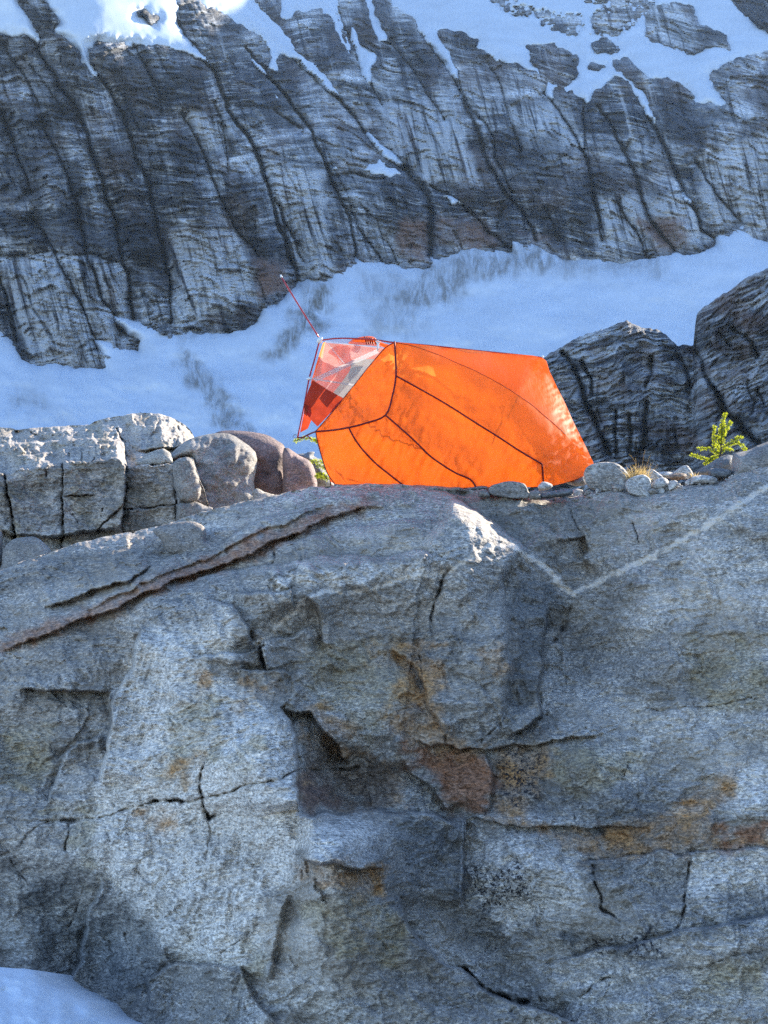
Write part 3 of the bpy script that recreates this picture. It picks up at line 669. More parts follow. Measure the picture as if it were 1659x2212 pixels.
CRACKS = [
 ([(973,1226),(950,1266),(928,1324),(926,1342),(935,1372),(930,1385)], 3.2, .10),
 ([(0,1764),(70,1772),(150,1772),(220,1769),(280,1747),(340,1732),(430,1724),(470,1714),(540,1699),(600,1684),(655,1662),(740,1662),(830,1658)], 2.6, .08),
 ([(320,1733),(345,1730),(400,1727)], 4.5, .12), ([(435,1642),(432,1690),(437,1727),(452,1767),(447,1812),(440,1860)], 2.6, .07), ([(445,1750),(455,1768),(475,1762)], 5, .10),
 ([(889,1602),(924,1617),(964,1612),(1044,1619),(1129,1612),(1229,1594),(1304,1587)], 2.2, .06), ([(960,1590),(963,1612)], 2.5, .06),
 ([(1009,1767),(1139,1787),(1279,1789),(1404,1787)], 2.0, .05), ([(1254,1860),(1329,1854),(1404,1839),(1494,1844),(1579,1834),(1659,1834)], 2.4, .06),
 ([(1274,1862),(1284,1902),(1299,1957),(1334,1987),(1352,2000)], 3.0, .08), ([(1489,1847),(1479,1907),(1479,1962),(1464,2007)], 3.0, .08),
 ([(1009,1767),(1000,1790),(999,1817),(999,1880),(994,1932)], 3.5, .08), ([(989,2085),(1030,2120),(1069,2147),(1149,2167)], 6, .14),
 ([(1250,2160),(1280,2125),(1330,2105)], 2.4, .06), ([(700,1660),(740,1663)], 2, .05),
 ([(1169,1400),(1167,1547),(1110,1592)], 3.5, .08), ([(575,1390),(560,1400),(568,1430),(574,1450)], 4.5, .10), ([(543,1364),(545,1392)], 3, .07),
 ([(590,1190),(592,1205),(585,1220)], 2.5, .06), ([(1220,1080),(1235,1120),(1258,1160)], 1.6, .03), ([(1360,1130),(1385,1170)], 1.8, .04),
 ([(1237,1300),(1215,1350),(1195,1390)], 4, .07), ([(150,1772),(152,1800),(145,1840)], 2.4, .05), ([(230,1790),(235,1820)], 2, .04),
 ([(105,1772),(60,1800),(40,1830)], 2, .04), ([(185,1910),(160,1970),(140,2010)], 2.2, .05), ([(270,2010),(275,2040)], 2.6, .05), ([(1235,1750),(1238,1775)], 2.2, .04),
 ([(800,1640),(790,1690),(800,1740)], 1.8, .03), ([(900,1410),(912,1440),(916,1480)], 2.2, .04), ([(1090,1560),(1050,1590),(1040,1610)], 2.2, .04), ([(340,1815),(342,1838)], 2, .04),
 ([(20,1850),(60,1910),(90,1900)], 1.8, .03), ([(0,1850),(20,1840)], 1.8, .03), ([(470,2060),(520,2030),(560,1990)], 1.6, .03), ([(1360,1540),(1440,1530),(1530,1525),(1659,1500)], 1.6, .03),
 ([(1100,2190),(1160,2150),(1170,2170)], 2.5, .05), ([(1340,1690),(1365,1640)], 1.6, .03), ([(1480,2100),(1600,2060),(1659,2050)], 1.6, .03)]
VEINS = [(cB([(1090,455),(1150,500),(1200,530),(1300,590),(1370,680),(1440,740)]), 8), (c5([(420,1350),(560,1290),(700,1220),(850,1150),(1000,1080),(1150,990),(1300,910),(1500,770),(1659,670)])+[(1760,990)], 7.5),
 (cB([(1080,455),(1000,450),(940,460),(800,540),(715,600),(600,620),(430,640),(280,700),(100,740),(0,722)]), 5.5), (cA([(830,655),(700,690),(640,770),(560,830),(500,910),(420,950)]), 5.5)]
STAINS_AND_SHADING = dict(
 pale=[[(310,1350),(400,1350),(420,1420),(435,1455),(500,1460),(590,1540),(632,1567),(645,1667),(645,1762),(795,1785),(795,1825),(650,1850),(620,1920),(570,1945),(560,2080),(520,2100),(400,2080),(300,2000),(230,1900),(180,1800),(200,1700),(240,1600),(250,1500)],  # first patch: light on the left-facing panel put into the rock colour
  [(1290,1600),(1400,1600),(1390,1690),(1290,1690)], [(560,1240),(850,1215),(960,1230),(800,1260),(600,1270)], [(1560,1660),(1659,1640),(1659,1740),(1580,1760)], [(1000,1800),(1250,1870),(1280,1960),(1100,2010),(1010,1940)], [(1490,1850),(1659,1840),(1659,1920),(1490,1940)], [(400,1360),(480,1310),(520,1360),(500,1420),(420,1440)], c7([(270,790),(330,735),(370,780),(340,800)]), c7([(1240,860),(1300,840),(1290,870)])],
 olive=[[(640,1950),(800,1930),(900,2000),(850,2080),(700,2050)], c6([(760,440),(850,370),(900,340),(940,400),(960,470),(940,560),(880,620),(830,680),(790,750),(720,760),(660,720),(650,680),(720,620),(720,500)]), c6([(990,640),(1040,580),(1120,545),(1150,560),(1110,620),(1060,680),(1000,690)]), c6([(900,560),(960,520),(970,580),(930,680),(880,650)]), c6([(310,930),(410,930),(420,1180),(370,1200),(330,1050)]), c6([(160,880),(260,850),(450,850),(450,900),(200,905)]), c6([(1060,1450),(1120,1430),(1150,1520),(1130,1600),(1070,1600)]),
  c7([(740,600),(1000,560),(1120,600),(1130,700),(1000,760),(850,800),(700,700)]), c7([(1300,120),(1659,100),(1659,420),(1380,440),(1320,300)]), [(650,1400),(850,1380),(900,1500),(800,1600),(680,1520)], [(1020,1900),(1060,1870),(1010,1970)], [(0,1560),(120,1560),(100,1700),(0,1720)], [(1500,2100),(1659,2060),(1659,2150),(1480,2170)]],
 ochre=[[(650,1570),(720,1600),(860,1650),(870,1745),(660,1750)], c6([(860,290),(905,290),(900,340),(870,360)]), c6([(1060,320),(1200,310),(1220,340),(1180,360),(1060,360)]), c6([(1030,400),(1060,400),(1040,440),(1020,435)]), c6([(1300,425),(1420,420),(1420,445),(1310,445)]), c6([(600,880),(770,870),(750,950),(700,970),(640,930)]), c6([(700,660),(860,620),(800,740),(720,750)]),
  cA([(1030,980),(1180,950),(1300,960),(1420,920),(1440,950),(1350,1000),(1440,1050),(1450,1180),(1420,1280),(1450,1380),(1500,1450),(1659,1560),(1659,1620),(1500,1580),(1300,1560),(1230,1480),(1130,1400),(1120,1280),(1200,1200),(1190,1080),(1050,1050)]),
  cA([(760,1330),(900,1340),(1000,1400),(950,1480),(850,1440),(780,1400)]), cA([(690,1290),(820,1290),(820,1315),(700,1320)]),
  c7([(650,940),(900,950),(1150,900),(1250,850),(1380,780),(1480,690),(1550,650),(1500,800),(1440,880),(1420,960),(1520,970),(1659,920),(1659,1010),(1450,1050),(1330,1055),(1150,1050),(1000,1080),(850,1070),(700,1000)]), c7([(480,600),(700,590),(740,660),(640,800),(620,930),(450,900),(480,760)]), c7([(430,190),(500,190),(520,250),(440,260)]), c6([(1290,1080),(1659,1130),(1659,1250),(1400,1180),(1290,1120)]),
  [(1000,1640),(1020,1640),(1010,1650)]],
 rust=[c6([(1320,720),(1440,780),(1460,830),(1420,870),(1330,860),(1310,790)]), c7([(90,600),(260,610),(430,640),(470,680),(460,850),(430,890),(300,880),(240,800),(210,720),(120,680)]), c7([(1440,960),(1659,925),(1659,1000),(1450,1040)]),
  [(0,1398),(139,1345),(245,1303),(301,1275),(370,1246),(463,1205),(546,1165),(602,1150),(694,1110),(781,1088),(781,1099),(694,1127),(602,1169),(546,1194),(463,1224),(370,1257),(301,1284),(245,1314),(139,1354),(0,1406)]],
 dark=[[(60,1900),(180,1880),(290,1940),(330,2010),(330,2120),(250,2180),(140,2140),(80,2080)], [(660,1600),(740,1620),(850,1650),(860,1750),(660,1750)], [(840,1760),(960,1770),(1000,1800),(995,1930),(900,1900),(840,1820)], [(1100,1250),(1220,1260),(1180,1400),(1165,1540),(1110,1560),(1110,1380)], [(1050,1110),(1180,1170),(1240,1260),(1180,1200)], c7([(890,920),(980,910),(990,975),(900,985)]), c7([(745,1400),(800,1385),(850,1410),(820,1450),(760,1450)]),  # mostly shade painted into recesses, gully and right-hand faces, plus dark marks
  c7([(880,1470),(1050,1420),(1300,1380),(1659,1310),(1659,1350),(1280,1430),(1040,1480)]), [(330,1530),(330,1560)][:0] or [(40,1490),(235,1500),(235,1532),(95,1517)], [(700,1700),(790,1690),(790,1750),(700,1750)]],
 spots=[c7([(490,600),(700,590),(740,640),(650,760),(690,900),(560,840),(480,760)]), c7([(360,1120),(620,1100),(640,1240),(420,1330),(350,1200)]), c7([(860,1420),(1250,1380),(1200,1500),(900,1500)])])

CREST_S = catmull(CREST, 4)
cx = cols(-60, 1720, -900, 2640, 2.4, 9)
rows = np.concatenate([-np.array([1, .8, .62, .46, .32, .2, .1, .04, .015])[:], np.linspace(0, 1, 520)**1.0])
crest = interp(CREST_S, cx)+2.2*fbm(cx/30, cx*0, 4, 601)+.8*fbm(cx/7, cx*0, 3, 602)
X = np.tile(cx, (len(rows), 1)); Y = np.where(rows[:, None] < 0, crest[None], crest[None]+np.maximum(rows, 0)[:, None]*(2300-crest[None]))
X0, Y0 = np.meshgrid(np.arange(-940, 2700, 20.0), np.arange(600, 2340, 20.0))
Zc = tps(CTRL, X0, Y0)
Yb = bil(Zc, -940, 600, 20, X, Y)
wx = X+7*fbm(X/60, Y/60, 4, 605); wy = Y+7*fbm(X/60, Y/60, 4, 609)
off = np.zeros(X.shape); crack = np.zeros(X.shape)
for line, ref, h, fade, soft, dip, dfade, *rd in STEPS:
    R = 3.2*max(fade, dfade); ix = bbox_idx(line, X, Y, R)
    soft = soft*.65
    d, s, t_, ov = segdist(line, wx[ix], wy[ix])
    sr = segdist(line, np.array([float(ref[0])]), np.array([float(ref[1])]))[1][0]
    s = d*s*sr; end = np.exp(-np.maximum(ov, 0)/12)*smooth(0, .10, t_)*smooth(1, .90, t_)
    end = np.maximum(end, .35*np.exp(-np.maximum(ov, 0)/12)*smooth(0, .02, t_)*smooth(1, .98, t_))
    up = smooth(-soft, soft, s)*h*np.exp(-np.maximum(s, 0)/fade)
    if rd: up = smooth(-soft, soft, s)*h*(1-np.exp(-np.maximum(s, 0)/rd[0]))*np.exp(-np.maximum(s-rd[0], 0)/fade)
    dn = -dip*np.exp(-np.maximum(-s, 0)/dfade)*(1-smooth(-soft, soft, s))
    off[ix] += 1.35*(up+dn)*end
    crack[ix] = np.maximum(crack[ix], .35*np.exp(-((s+soft*.8)/2.2)**2)*end*min(1, dip/.06))
for line, w, h in CRACKS:
    w *= .8
    ix = bbox_idx(line, X, Y, 30); d, s, t_, ov = segdist(line, wx[ix], wy[ix])
    k = np.exp(-ov/4)*(.35+.65*smooth(-.3, .35, fbm(X[ix]/22, Y[ix]/22, 2, 611)))*smooth(-.02, .1, t_)*smooth(1.02, .9, t_)
    off[ix] -= h*np.exp(-(d/w)**2)*k+.012*np.exp(-d/9)*k
    crack[ix] = np.maximum(crack[ix], np.exp(-(d/(w*.75))**2)*k)
# natural relief: broad swells, broken facets, foliation ribs that climb to the right
fu = X*.985+Y*-.17; fv = Y*.985+X*.17
warp = 18*fbm(X/130, Y/130, 3, 620)
off += .085*fbm(X/150, Y/150, 5, 621, .55)
facet = fbm(X/70+.8*gnoise(X/50, Y/50, 5), Y/70, 3, 622)
off += .06*(np.abs(facet)-.3)
def tri_(dx, dy, L, ph, sd):                         # long straight facets that meet in creases
    q = (X*dx+Y*dy+.16*L*fbm(X/260, Y/260, 2, sd))/L+ph; return np.abs(q-2*np.floor(q/2)-1)-.5
am = .4+.6*smooth(-.4, .5, fbm(X/300, Y/260, 2, 635))
off += 1.25*am*(.115*tri_(.9, .44, 190, .3, 636)+.085*tri_(-.35, .94, 150, .7, 637)+.06*tri_(.97, -.25, 105, .1, 638)+.035*tri_(.5, .87, 62, .5, 639))
q = (fv+warp)/23+.9*fbm(fu/160, fv/50, 3, 623); fr = q-np.floor(q)
rib = smooth(-.15, .45, fbm(fu/120, fv/60, 3, 624))
off += .024*rib*(fr*smooth(1, .86, fr)-.5)
q = (fv+warp)/8.5+.9*fbm(fu/70, fv/24, 3, 625); fr = q-np.floor(q)
off += .011*(.35+.65*rib)*(fr*smooth(1, .8, fr)-.5)
wk = X+9*fbm(X/35, Y/35, 3, 672); wl = Y+9*fbm(X/35, Y/35, 3, 673)
zn = smooth(-.15, .45, fbm(X/190, Y/150, 3, 674))
off += zn*(.045*shards((wk*.98-wl*.17)/120, (wl*.98+wk*.17)/70, 675)+.022*shards((wk+wl*.25)/46, (wl-.2*wk)/30, 679))+.006*shards(wk/17, wl/11, 683)
off += .010*fbm(fu/26, fv/11, 4, 626)+.005*fbm(fu/8, fv/4.5, 2, 627)
# upright flutes on the pale left-facing panel
fl = smooth(-20, 25, sdpoly([(250,1400),(340,1390),(360,1500),(330,1620),(250,1700),(235,1560)], wx, wy))
off += .018*fl*ridged((X+.3*Y)/17, Y/150, 2, 628)
fl = smooth(-20, 30, sdpoly([(150,1800),(560,1800),(540,2050),(300,2050)], wx, wy))
off += .03*fl*ridged((X+.1*Y)/45, Y/200, 2, 629)
edge = smooth(0, 14, Y-crest[None])
dc = Y-crest[None]
Yf = Yb-off*(.25+.75*edge)+.16*np.exp(-np.maximum(dc, 0)/9)*(.35+.65*smooth(-.3, .4, fbm(X/40, Y/12, 3, 631)))+.05*np.exp(-np.maximum(dc, 0)/26)
V = P(X, Y, Yf)
kb = np.where(rows[:, None] < 0, -rows[:, None], 0)
ic = int(np.sum(rows < 0))
cV = V[ic]
for i in range(ic):                                  # the bench behind the edge, where the tent stands
    b = -rows[i]*9.0
    V[i] = cV; V[i, :, 1] += b; V[i, :, 0] *= (cV[:, 1]+b)/cV[:, 1]
    V[i, :, 2] = cV[:, 2]-.03*min(b, .6)-.05*b*.4+.05*fbm(V[i, :, 0]/.5, V[i, :, 1]/.5, 3, 640)*min(1, b*2)-2.2*smooth(7, 9, b)
at = {}
for k, polys in STAINS_AND_SHADING.items():
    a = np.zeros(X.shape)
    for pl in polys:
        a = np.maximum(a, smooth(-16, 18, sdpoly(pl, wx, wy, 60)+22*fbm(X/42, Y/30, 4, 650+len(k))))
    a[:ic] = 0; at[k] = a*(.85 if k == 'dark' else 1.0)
v = np.zeros(X.shape)
for line, w in VEINS:
    ix = bbox_idx(line, X, Y, 40); d, s, t_, ov = segdist(line, X[ix]+3*fbm(X[ix]/18, Y[ix]/18, 3, 660), Y[ix]+3*fbm(X[ix]/18, Y[ix]/18, 3, 663))
    v[ix] = np.maximum(v[ix], smooth(w*.75+1.2, w*.75-1.2, d+4.5*fbm(X[ix]/16, Y[ix]/16, 3, 7)))
rl = STEPS[3][0]; ix = bbox_idx(rl, X, Y, 60); d, s_, t_, ov = segdist(rl, wx[ix], wy[ix])
sr = segdist(rl, np.array([300.0]), np.array([1240.0]))[1][0]; sg = d*s_*sr
at['rust'][ix] = np.maximum(at['rust'][ix], smooth(-5, -1, sg)*smooth(34, 9, sg+12*fbm(X[ix]/30, Y[ix]/14, 3, 671))*.7*smooth(1.0, .94, t_)); at['rust'][:ic] = 0
v[:ic] = 0; at['vein'] = v*.9; at['crack'] = np.clip(crack, 0, 1); at['crack'][:ic] = 0
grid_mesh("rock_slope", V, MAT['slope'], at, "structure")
def bench_z(px, Yw):
    """height of the bench under the photo column px at depth Yw"""
    j = int(np.argmin(np.abs(cx-px))); colv = V[:ic+1, j]
    o = np.argsort(colv[:, 1]); return float(np.interp(Yw, colv[o, 1], colv[o, 2]))

def crest_Y(px): return float(V[ic, int(np.argmin(np.abs(cx-px))), 1])
# snow bank at the foot of the rock, bottom left
sb = [(-520,2010),(-200,2070),(0,2089),(75,2096),(85,2112),(105,2129),(140,2142),(165,2157),(200,2167),(210,2187),(240,2202),(285,2216),(380,2260),(520,2330)]
xs = np.arange(-520, 520, 5.0); top = np.convolve(np.pad(interp(catmull(sb, 4), xs), 3, mode='edge'), np.ones(7)/7, 'valid')+1.2*fbm(xs/20, xs*0, 3, 700)
rr = np.concatenate([[-1, -.5, -.2, -.06], np.linspace(0, 1, 70)**1.4])
X, Y = np.tile(xs, (len(rr), 1)), np.where(rr[:, None] < 0, top[None], top[None]+np.maximum(rr, 0)[:, None]*420)
dd = Y-top[None]
tS = np.convolve(np.pad(top, 30, mode='edge'), np.ones(61)/61, 'valid')
Ys = 7.9-.0042*(Y-tS[None])-.10*(1-np.exp(-dd/14))-.05*fbm(X/120, Y/60, 3, 701)*smooth(0, 30, dd)-.02*fbm(X/30, Y/14, 2, 702)*smooth(0, 20, dd)
Vs = P(X, Y, Ys)
for i in range(4): Vs[i, :, 1] += -rr[i]*1.3; Vs[i, :, 2] += -.25*(-rr[i])
grid_mesh("snow_bank", Vs, MAT['nearsnow'], None, "structure")

# unseen rock wall added at right to block sky light from that side
t_ = np.linspace(0, 1, 150); pth = np.array(catmull([(4.6, 10.2), (5.3, 9.0), (5.7, 7.6), (5.8, 6.0), (6.0, 3.0), (6.6, -1.0), (7.5, -6.0), (8.0, -12.0)], 25))
ii = np.linspace(0, len(pth)-1, 150); px_ = np.interp(ii, np.arange(len(pth)), pth[:, 0]); py_ = np.interp(ii, np.arange(len(pth)), pth[:, 1])
hh = np.linspace(0, 1, 70); S_, H_ = np.meshgrid(np.arange(150)*.15, hh*5.4)
nx = -.45*fbm(S_/2.2, H_/2.2, 4, 951)-.12*ridged(S_/.9, H_/.6, 3, 952); top_h = .55*fbm(S_[:1]/2.5, S_[:1]*0, 3, 953)
Vw = np.stack([px_[None]+.42*H_+nx+1.6*np.maximum(H_-4.4, 0)**1.3, py_[None]+.2*nx, -.6+H_*(1+.12*top_h)], -1)
grid_mesh("sky_blocker_rock", Vw, MAT['slope'], None, "structure", flip=False)

# ================================================================ LOOSE ROCK, OUTCROP BLOCKS
def stone_mesh(name, poly, Yc, thick, edge=.35, lean=.0, rough=.05, seed=1, facets=0, spacing=None, round_=3, turn=0.0):
    """a solid rock with a traced outline: domed or faceted front, matching back, uneven surface"""
    rnd = random.Random(seed)
    out = catmull(poly, round_, True) if round_ > 1 else list(poly)
    o = np.array(out); size = math.sqrt((o[:, 0].max()-o[:, 0].min())*(o[:, 1].max()-o[:, 1].min()))
    sp = spacing or max(size/22, 2.0)
    out = resample([tuple(a) for a in out]+[tuple(out[0])], sp)[:-1]
    pts, tri = cdt(out, [], sp, seed)
    px, py = pts[:, 0], pts[:, 1]
    d = segdist(out, px, py, True)[0]; d[d < 1e-3] = 0
    r = edge*size*.5; m = Yc/FPX
    dome = 1-np.exp(-d/r*1.6)
    front = thick*.5*dome
    if facets:
        f = np.full(px.shape, 9.0); cx_, cy_ = o.mean(0)
        for k in range(facets):
            a = rnd.uniform(0, 6.28); g = rnd.uniform(.1, .75)
            f = np.minimum(f, rnd.uniform(.25, .5)*size-(math.cos(a)*(px-cx_)+math.sin(a)*(py-cy_))*g)
        front = np.minimum(front*1.4, np.maximum(front*.35, f*m*.9))
    nz = fbm(px/size*2.6+seed, py/size*3, 4, seed)+.5*fbm(px/size*11, py/size*9+seed, 3, seed+3)
    rg = ridged(px/size*4+seed*3, py/size*4, 3, seed+5)-.6
    front = front+rough*size*m*(nz+.35*rg)*smooth(0, sp*1.5, d)
    yb = py.max(); leanY = lean*(yb-py)*m+turn*(px-px.mean())*m
    F = P(px, py, Yc-front+leanY); B = P(px, py, Yc+thick*.6*dome+leanY)
    base = P((px.min()+px.max())/2, yb, Yc); n = len(pts)
    bmap = np.where(d == 0, np.arange(n), np.arange(n)+n)
    v = np.vstack([F, B])-base
    # flip triangles so that front faces the camera
    f = []
    for t in tri:
        a, b, c = [pts[i] for i in t[:3]]
        ccw = (b[0]-a[0])*(c[1]-a[1])-(b[1]-a[1])*(c[0]-a[0]) > 0
        tt = t[::-1] if ccw else t
        f.append(tt); g = tuple(bmap[i] for i in tt[::-1])
        if set(g) != set(tt): f.append(g)
    used = sorted({i for t in f for i in t}); ren = {i: k for k, i in enumerate(used)}
    me = bpy.data.meshes.new(name); me.from_pydata([tuple(map(float, v[i])) for i in used], [], [tuple(ren[i] for i in t) for t in f]); me.update()
    return me, base
def stone(name, poly, Yc, thick, m, label=None, cat="stone", parent=None, group=None, **kw):
    me, base = stone_mesh(name, poly, Yc, thick, **kw)
    o = link(name, me, MAT[m], None)
    if parent is not None:
        o.parent = parent; o.location = Vector(base)-parent.location
    else:
        o.location = base; tag(o, label, cat, group)
    return o

# jointed outcrop at the left, behind the slope
oc = empty("rock_outcrop", tuple(P(270, 1175, 12.6)), "jointed grey rock outcrop of stacked blocks at the left with sunlit tops", "outcrop")
def blk(poly, Y, th, m='block', **kw):
    if kw.get('round_') == 1:                       # close the joints to thin dark lines and break the straight edges
        q = np.array(poly, float); c = q.mean(0); q = c+(q-c)*(1+11/np.hypot(*(q-c).T))[:, None]
        q = np.array(resample([tuple(a) for a in q]+[tuple(q[0])], 14)[:-1]); q += 6.5*np.stack([fbm(q[:, 0]/38, q[:, 1]/38, 3, 5), fbm(q[:, 0]/38, q[:, 1]/38, 3, 6)], -1); poly = [tuple(a) for a in q]
    return stone("rock_block", c4(poly), Y, th, m, parent=oc, **kw)
# the jointed face itself: sunlit sloping top, upright front, traced joints and broken ledges
FC = catmull(c4([(-1900,420),(-900,330),(-420,262),(-150,225),(0,216),(80,227),(140,220),(200,217),(350,207),(410,205),(440,190),(480,177),(560,163),(650,149),(710,151),(760,158),(800,172),(850,196),(885,228),(905,262),(930,330),(960,440),(985,560),(1040,700)]), 4)
FL = c4([(-1900,560),(-900,490),(-200,442),(0,428),(30,436),(110,412),(205,400),(300,382),(430,376),(550,362),(586,400),(700,394),(812,388),(840,372),(900,368),(990,620),(1040,720)])
fx = np.concatenate([np.arange(-850, -30, 8), np.arange(-30, 470, 1.9)]); fr_ = np.linspace(0, 1, 230)
crF = interp(FC, fx)+1.6*fbm(fx/16, fx*0, 4, 801)
X = np.tile(fx, (len(fr_), 1)); Y = crF[None]+fr_[:, None]*(1270-crF[None])
wx = X+3.2*fbm(X/26, Y/26, 4, 803); wy = Y+3.2*fbm(X/26, Y/26, 4, 804)
Ld = interp(FL, X[0])[None]+2.0*fbm(X/14, X*0, 3, 805); up_ = np.clip((Ld-wy)/np.maximum(Ld-crF[None], 4), -2, 1)
Yb_ = 12.5+np.where(up_ > 0, .10+1.65*np.maximum(up_, 0)**.92, 0)+.10*smooth(-.02, .06, up_)-.0006*np.maximum(Y-Ld, 0)
off = np.zeros(X.shape); crk = np.zeros(X.shape)
FSTEPS = [([(-60,300),(0,300),(100,290),(300,272),(420,266),(500,268),(585,292)], (300,330), .20, 60, 3, .05, 20), ([(40,330),(95,300),(120,330)], (95,360), .12, 30, 2, .05, 12), ([(90,350),(250,330),(330,312),(470,300),(584,296)], (300,370), .16, 40, 2.5, .04, 14),
  ([(326,330),(330,385)], (400,350), .10, 30, 2, .05, 10), ([(472,296),(475,372)], (420,340), .08, 30, 2, .04, 10), ([(582,290),(588,395),(590,480),(582,580),(568,700)], (480,500), .26, 70, 2.5, .10, 30),
  ([(292,384),(296,470),(292,560),(298,640),(290,800)], (400,600), .07, 80, 2, .05, 10), ([(24,435),(45,560),(62,640),(70,760)], (150,600), .10, 80, 2, .08, 12), ([(818,388),(820,460),(828,575),(836,690)], (900,480), .12, 40, 2.5, .06, 16),
  ([(586,602),(700,593),(830,578)], (700,640), .10, 50, 2, .06, 14), ([(300,535),(360,536),(432,532)], (360,500), .06, 40, 2, .03, 10), ([(640,322),(720,318),(800,312),(862,300)], (740,280), .15, 40, 3, .08, 20), ([(400,290),(420,240),(470,210),(540,190)], (560,250), .12, 60, 4, .05, 30),
  ([(520,300),(540,260),(545,225)], (620,250), .10, 40, 3, .05, 16), ([(820,220),(850,260),(850,296)], (780,250), .10, 40, 3, .06, 16), ([(200,240),(330,232),(420,222)], (300,260), .12, 40, 3, .04, 20), ([(0,690),(60,720),(240,730),(400,700),(560,690)], (200,640), .14, 90, 4, .16, 40), ([(500,640),(545,610),(575,575)], (460,600), .06, 30, 2, .04, 10), ([(610,160),(640,200),(700,215),(760,210)], (660,260), .07, 40, 3, .04, 20), ([(690,270),(720,230),(740,190)], (640,230), .07, 30, 3, .05, 14)]
FCR = [([(24,435),(45,560),(62,640),(70,760)], 2.2, .25), ([(292,384),(296,470),(292,560),(298,640),(290,800)], 1.4, .16), ([(584,296),(588,395),(590,480),(582,580),(568,700)], 1.7, .2), ([(818,388),(820,460),(828,575),(836,690)], 1.8, .2), ([(586,602),(700,593),(830,578)], 1.5, .16),
  ([(300,535),(360,536),(432,532)], 1.3, .12), ([(210,400),(213,440)], 1.0, .08), ([(430,376),(440,362),(450,300)], 1.0, .08), ([(380,312),(384,372)], 1.0, .08), ([(545,225),(560,262),(585,292)], 1.6, .15), ([(455,700),(500,650),(545,610)], 1.4, .12), ([(340,620),(360,660)], 1.0, .08), ([(120,226),(160,250),(210,260)], 1.2, .1), ([(830,210),(836,250),(826,290)], 1.6, .14), ([(480,600),(470,640)], 1, .08)]
for line, ref, h, fade, soft, dip, dfade in FSTEPS:
    line = c4(line); ref = c4([ref])[0]; fade *= .463; dfade *= .463; ix = bbox_idx(line, X, Y, 3.2*max(fade, dfade)); d, sgn, t_, ov = segdist(line, wx[ix], wy[ix])
    sr = segdist(line, np.array([float(ref[0])]), np.array([float(ref[1])]))[1][0]; sg = d*sgn*sr; end = np.exp(-np.maximum(ov, 0)/5)*np.maximum(smooth(0, .08, t_)*smooth(1, .92, t_), .4)
    off[ix] += (smooth(-soft, soft, sg)*h*np.exp(-np.maximum(sg, 0)/fade)-dip*np.exp(-np.maximum(-sg, 0)/dfade)*(1-smooth(-soft, soft, sg)))*end
for line, w, h in FCR:
    line = c4(line); ix = bbox_idx(line, X, Y, 14); d, sgn, t_, ov = segdist(line, wx[ix], wy[ix]); k = np.exp(-ov/3)*(.4+.6*smooth(-.3, .35, fbm(X[ix]/14, Y[ix]/14, 2, 811)))
    off[ix] -= h*np.exp(-(d/w)**2)*k; crk[ix] = np.maximum(crk[ix], np.exp(-(d/w)**2)*k)
def tri2(dx, dy, L, ph, sd):
    q = (X*dx+Y*dy+.2*L*fbm(X/90, Y/90, 2, sd))/L+ph; return np.abs(q-2*np.floor(q/2)-1)-.5
topm = smooth(-.1, .1, up_)
off += (.05+.07*topm)*tri2(.9, .44, 62, .3, 821)+(.04+.08*topm)*tri2(-.5, .87, 48, .7, 822)+(.02+.05*topm)*tri2(.97, -.25, 27, .1, 823)
off += .04*fbm(X/60, Y/40, 4, 824)+.016*fbm(X/14, Y/7, 4, 825)+(.01+.03*topm)*(ridged(X/22, Y/16, 3, 826)-.6)
Vf = P(X, Y, Yb_-off*smooth(-1, 5, Y-crF[None]))
bk = []
for q in (2.6, 1.4, .5): r_ = Vf[0].copy(); r_[:, 0] *= (r_[:, 1]+q)/r_[:, 1]; r_[:, 1] += q; r_[:, 2] -= .12*q+.10*q*q; bk.append(r_)
Vf = np.concatenate([np.array(bk), Vf]); z3 = lambda a: np.concatenate([np.zeros((3, a.shape[1])), a])
pal = np.maximum(smooth(0, .3, fbm(X/40, Y/30, 3, 831))*.5, topm*.55); olv = smooth(.1, .5, fbm(X/50, Y/50, 3, 832))*.8  # sunlit look painted in: paler top, dark patches on the front alone
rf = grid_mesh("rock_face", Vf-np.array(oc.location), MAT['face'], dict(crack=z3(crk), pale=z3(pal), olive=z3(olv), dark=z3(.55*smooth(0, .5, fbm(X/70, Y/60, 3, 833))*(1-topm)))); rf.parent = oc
blk([(818,390),(838,372),(866,362),(892,370),(912,440),(932,520),(925,545),(880,556),(838,548),(824,500),(818,440)], 12.2, .5, seed=14, edge=.18, facets=5, rough=.05, spacing=3, round_=1)
blk([(640,372),(700,342),(756,322),(790,344),(797,380),(700,386),(645,390)], 12.6, .45, 'sunlitblock', seed=15, edge=.3, lean=1.0, facets=6, rough=.05, spacing=3, round_=1)
blk([(798,340),(860,284),(920,260),(1000,244),(1070,246),(1130,280),(1192,332),(1198,400),(1184,470),(1195,520),(1225,560),(1180,720),(1000,760),(950,660),(930,560),(905,440),(888,372),(862,356),(798,372)], 12.75, 1.2, seed=16, turn=.35, facets=9, edge=.12, lean=.5, rough=.08, spacing=3.5, round_=2)
blk([(1186,520),(1200,505),(1235,530),(1278,543),(1300,600),(1190,640)], 12.3, .4, 'sunlitblock', seed=17, edge=.2, lean=1.4, facets=4, rough=.06, spacing=3, round_=1)
blk([(830,585),(900,570),(985,600),(970,780),(830,820)], 12.2, .5, seed=18, edge=.12, facets=4, rough=.05, spacing=3, round_=1)
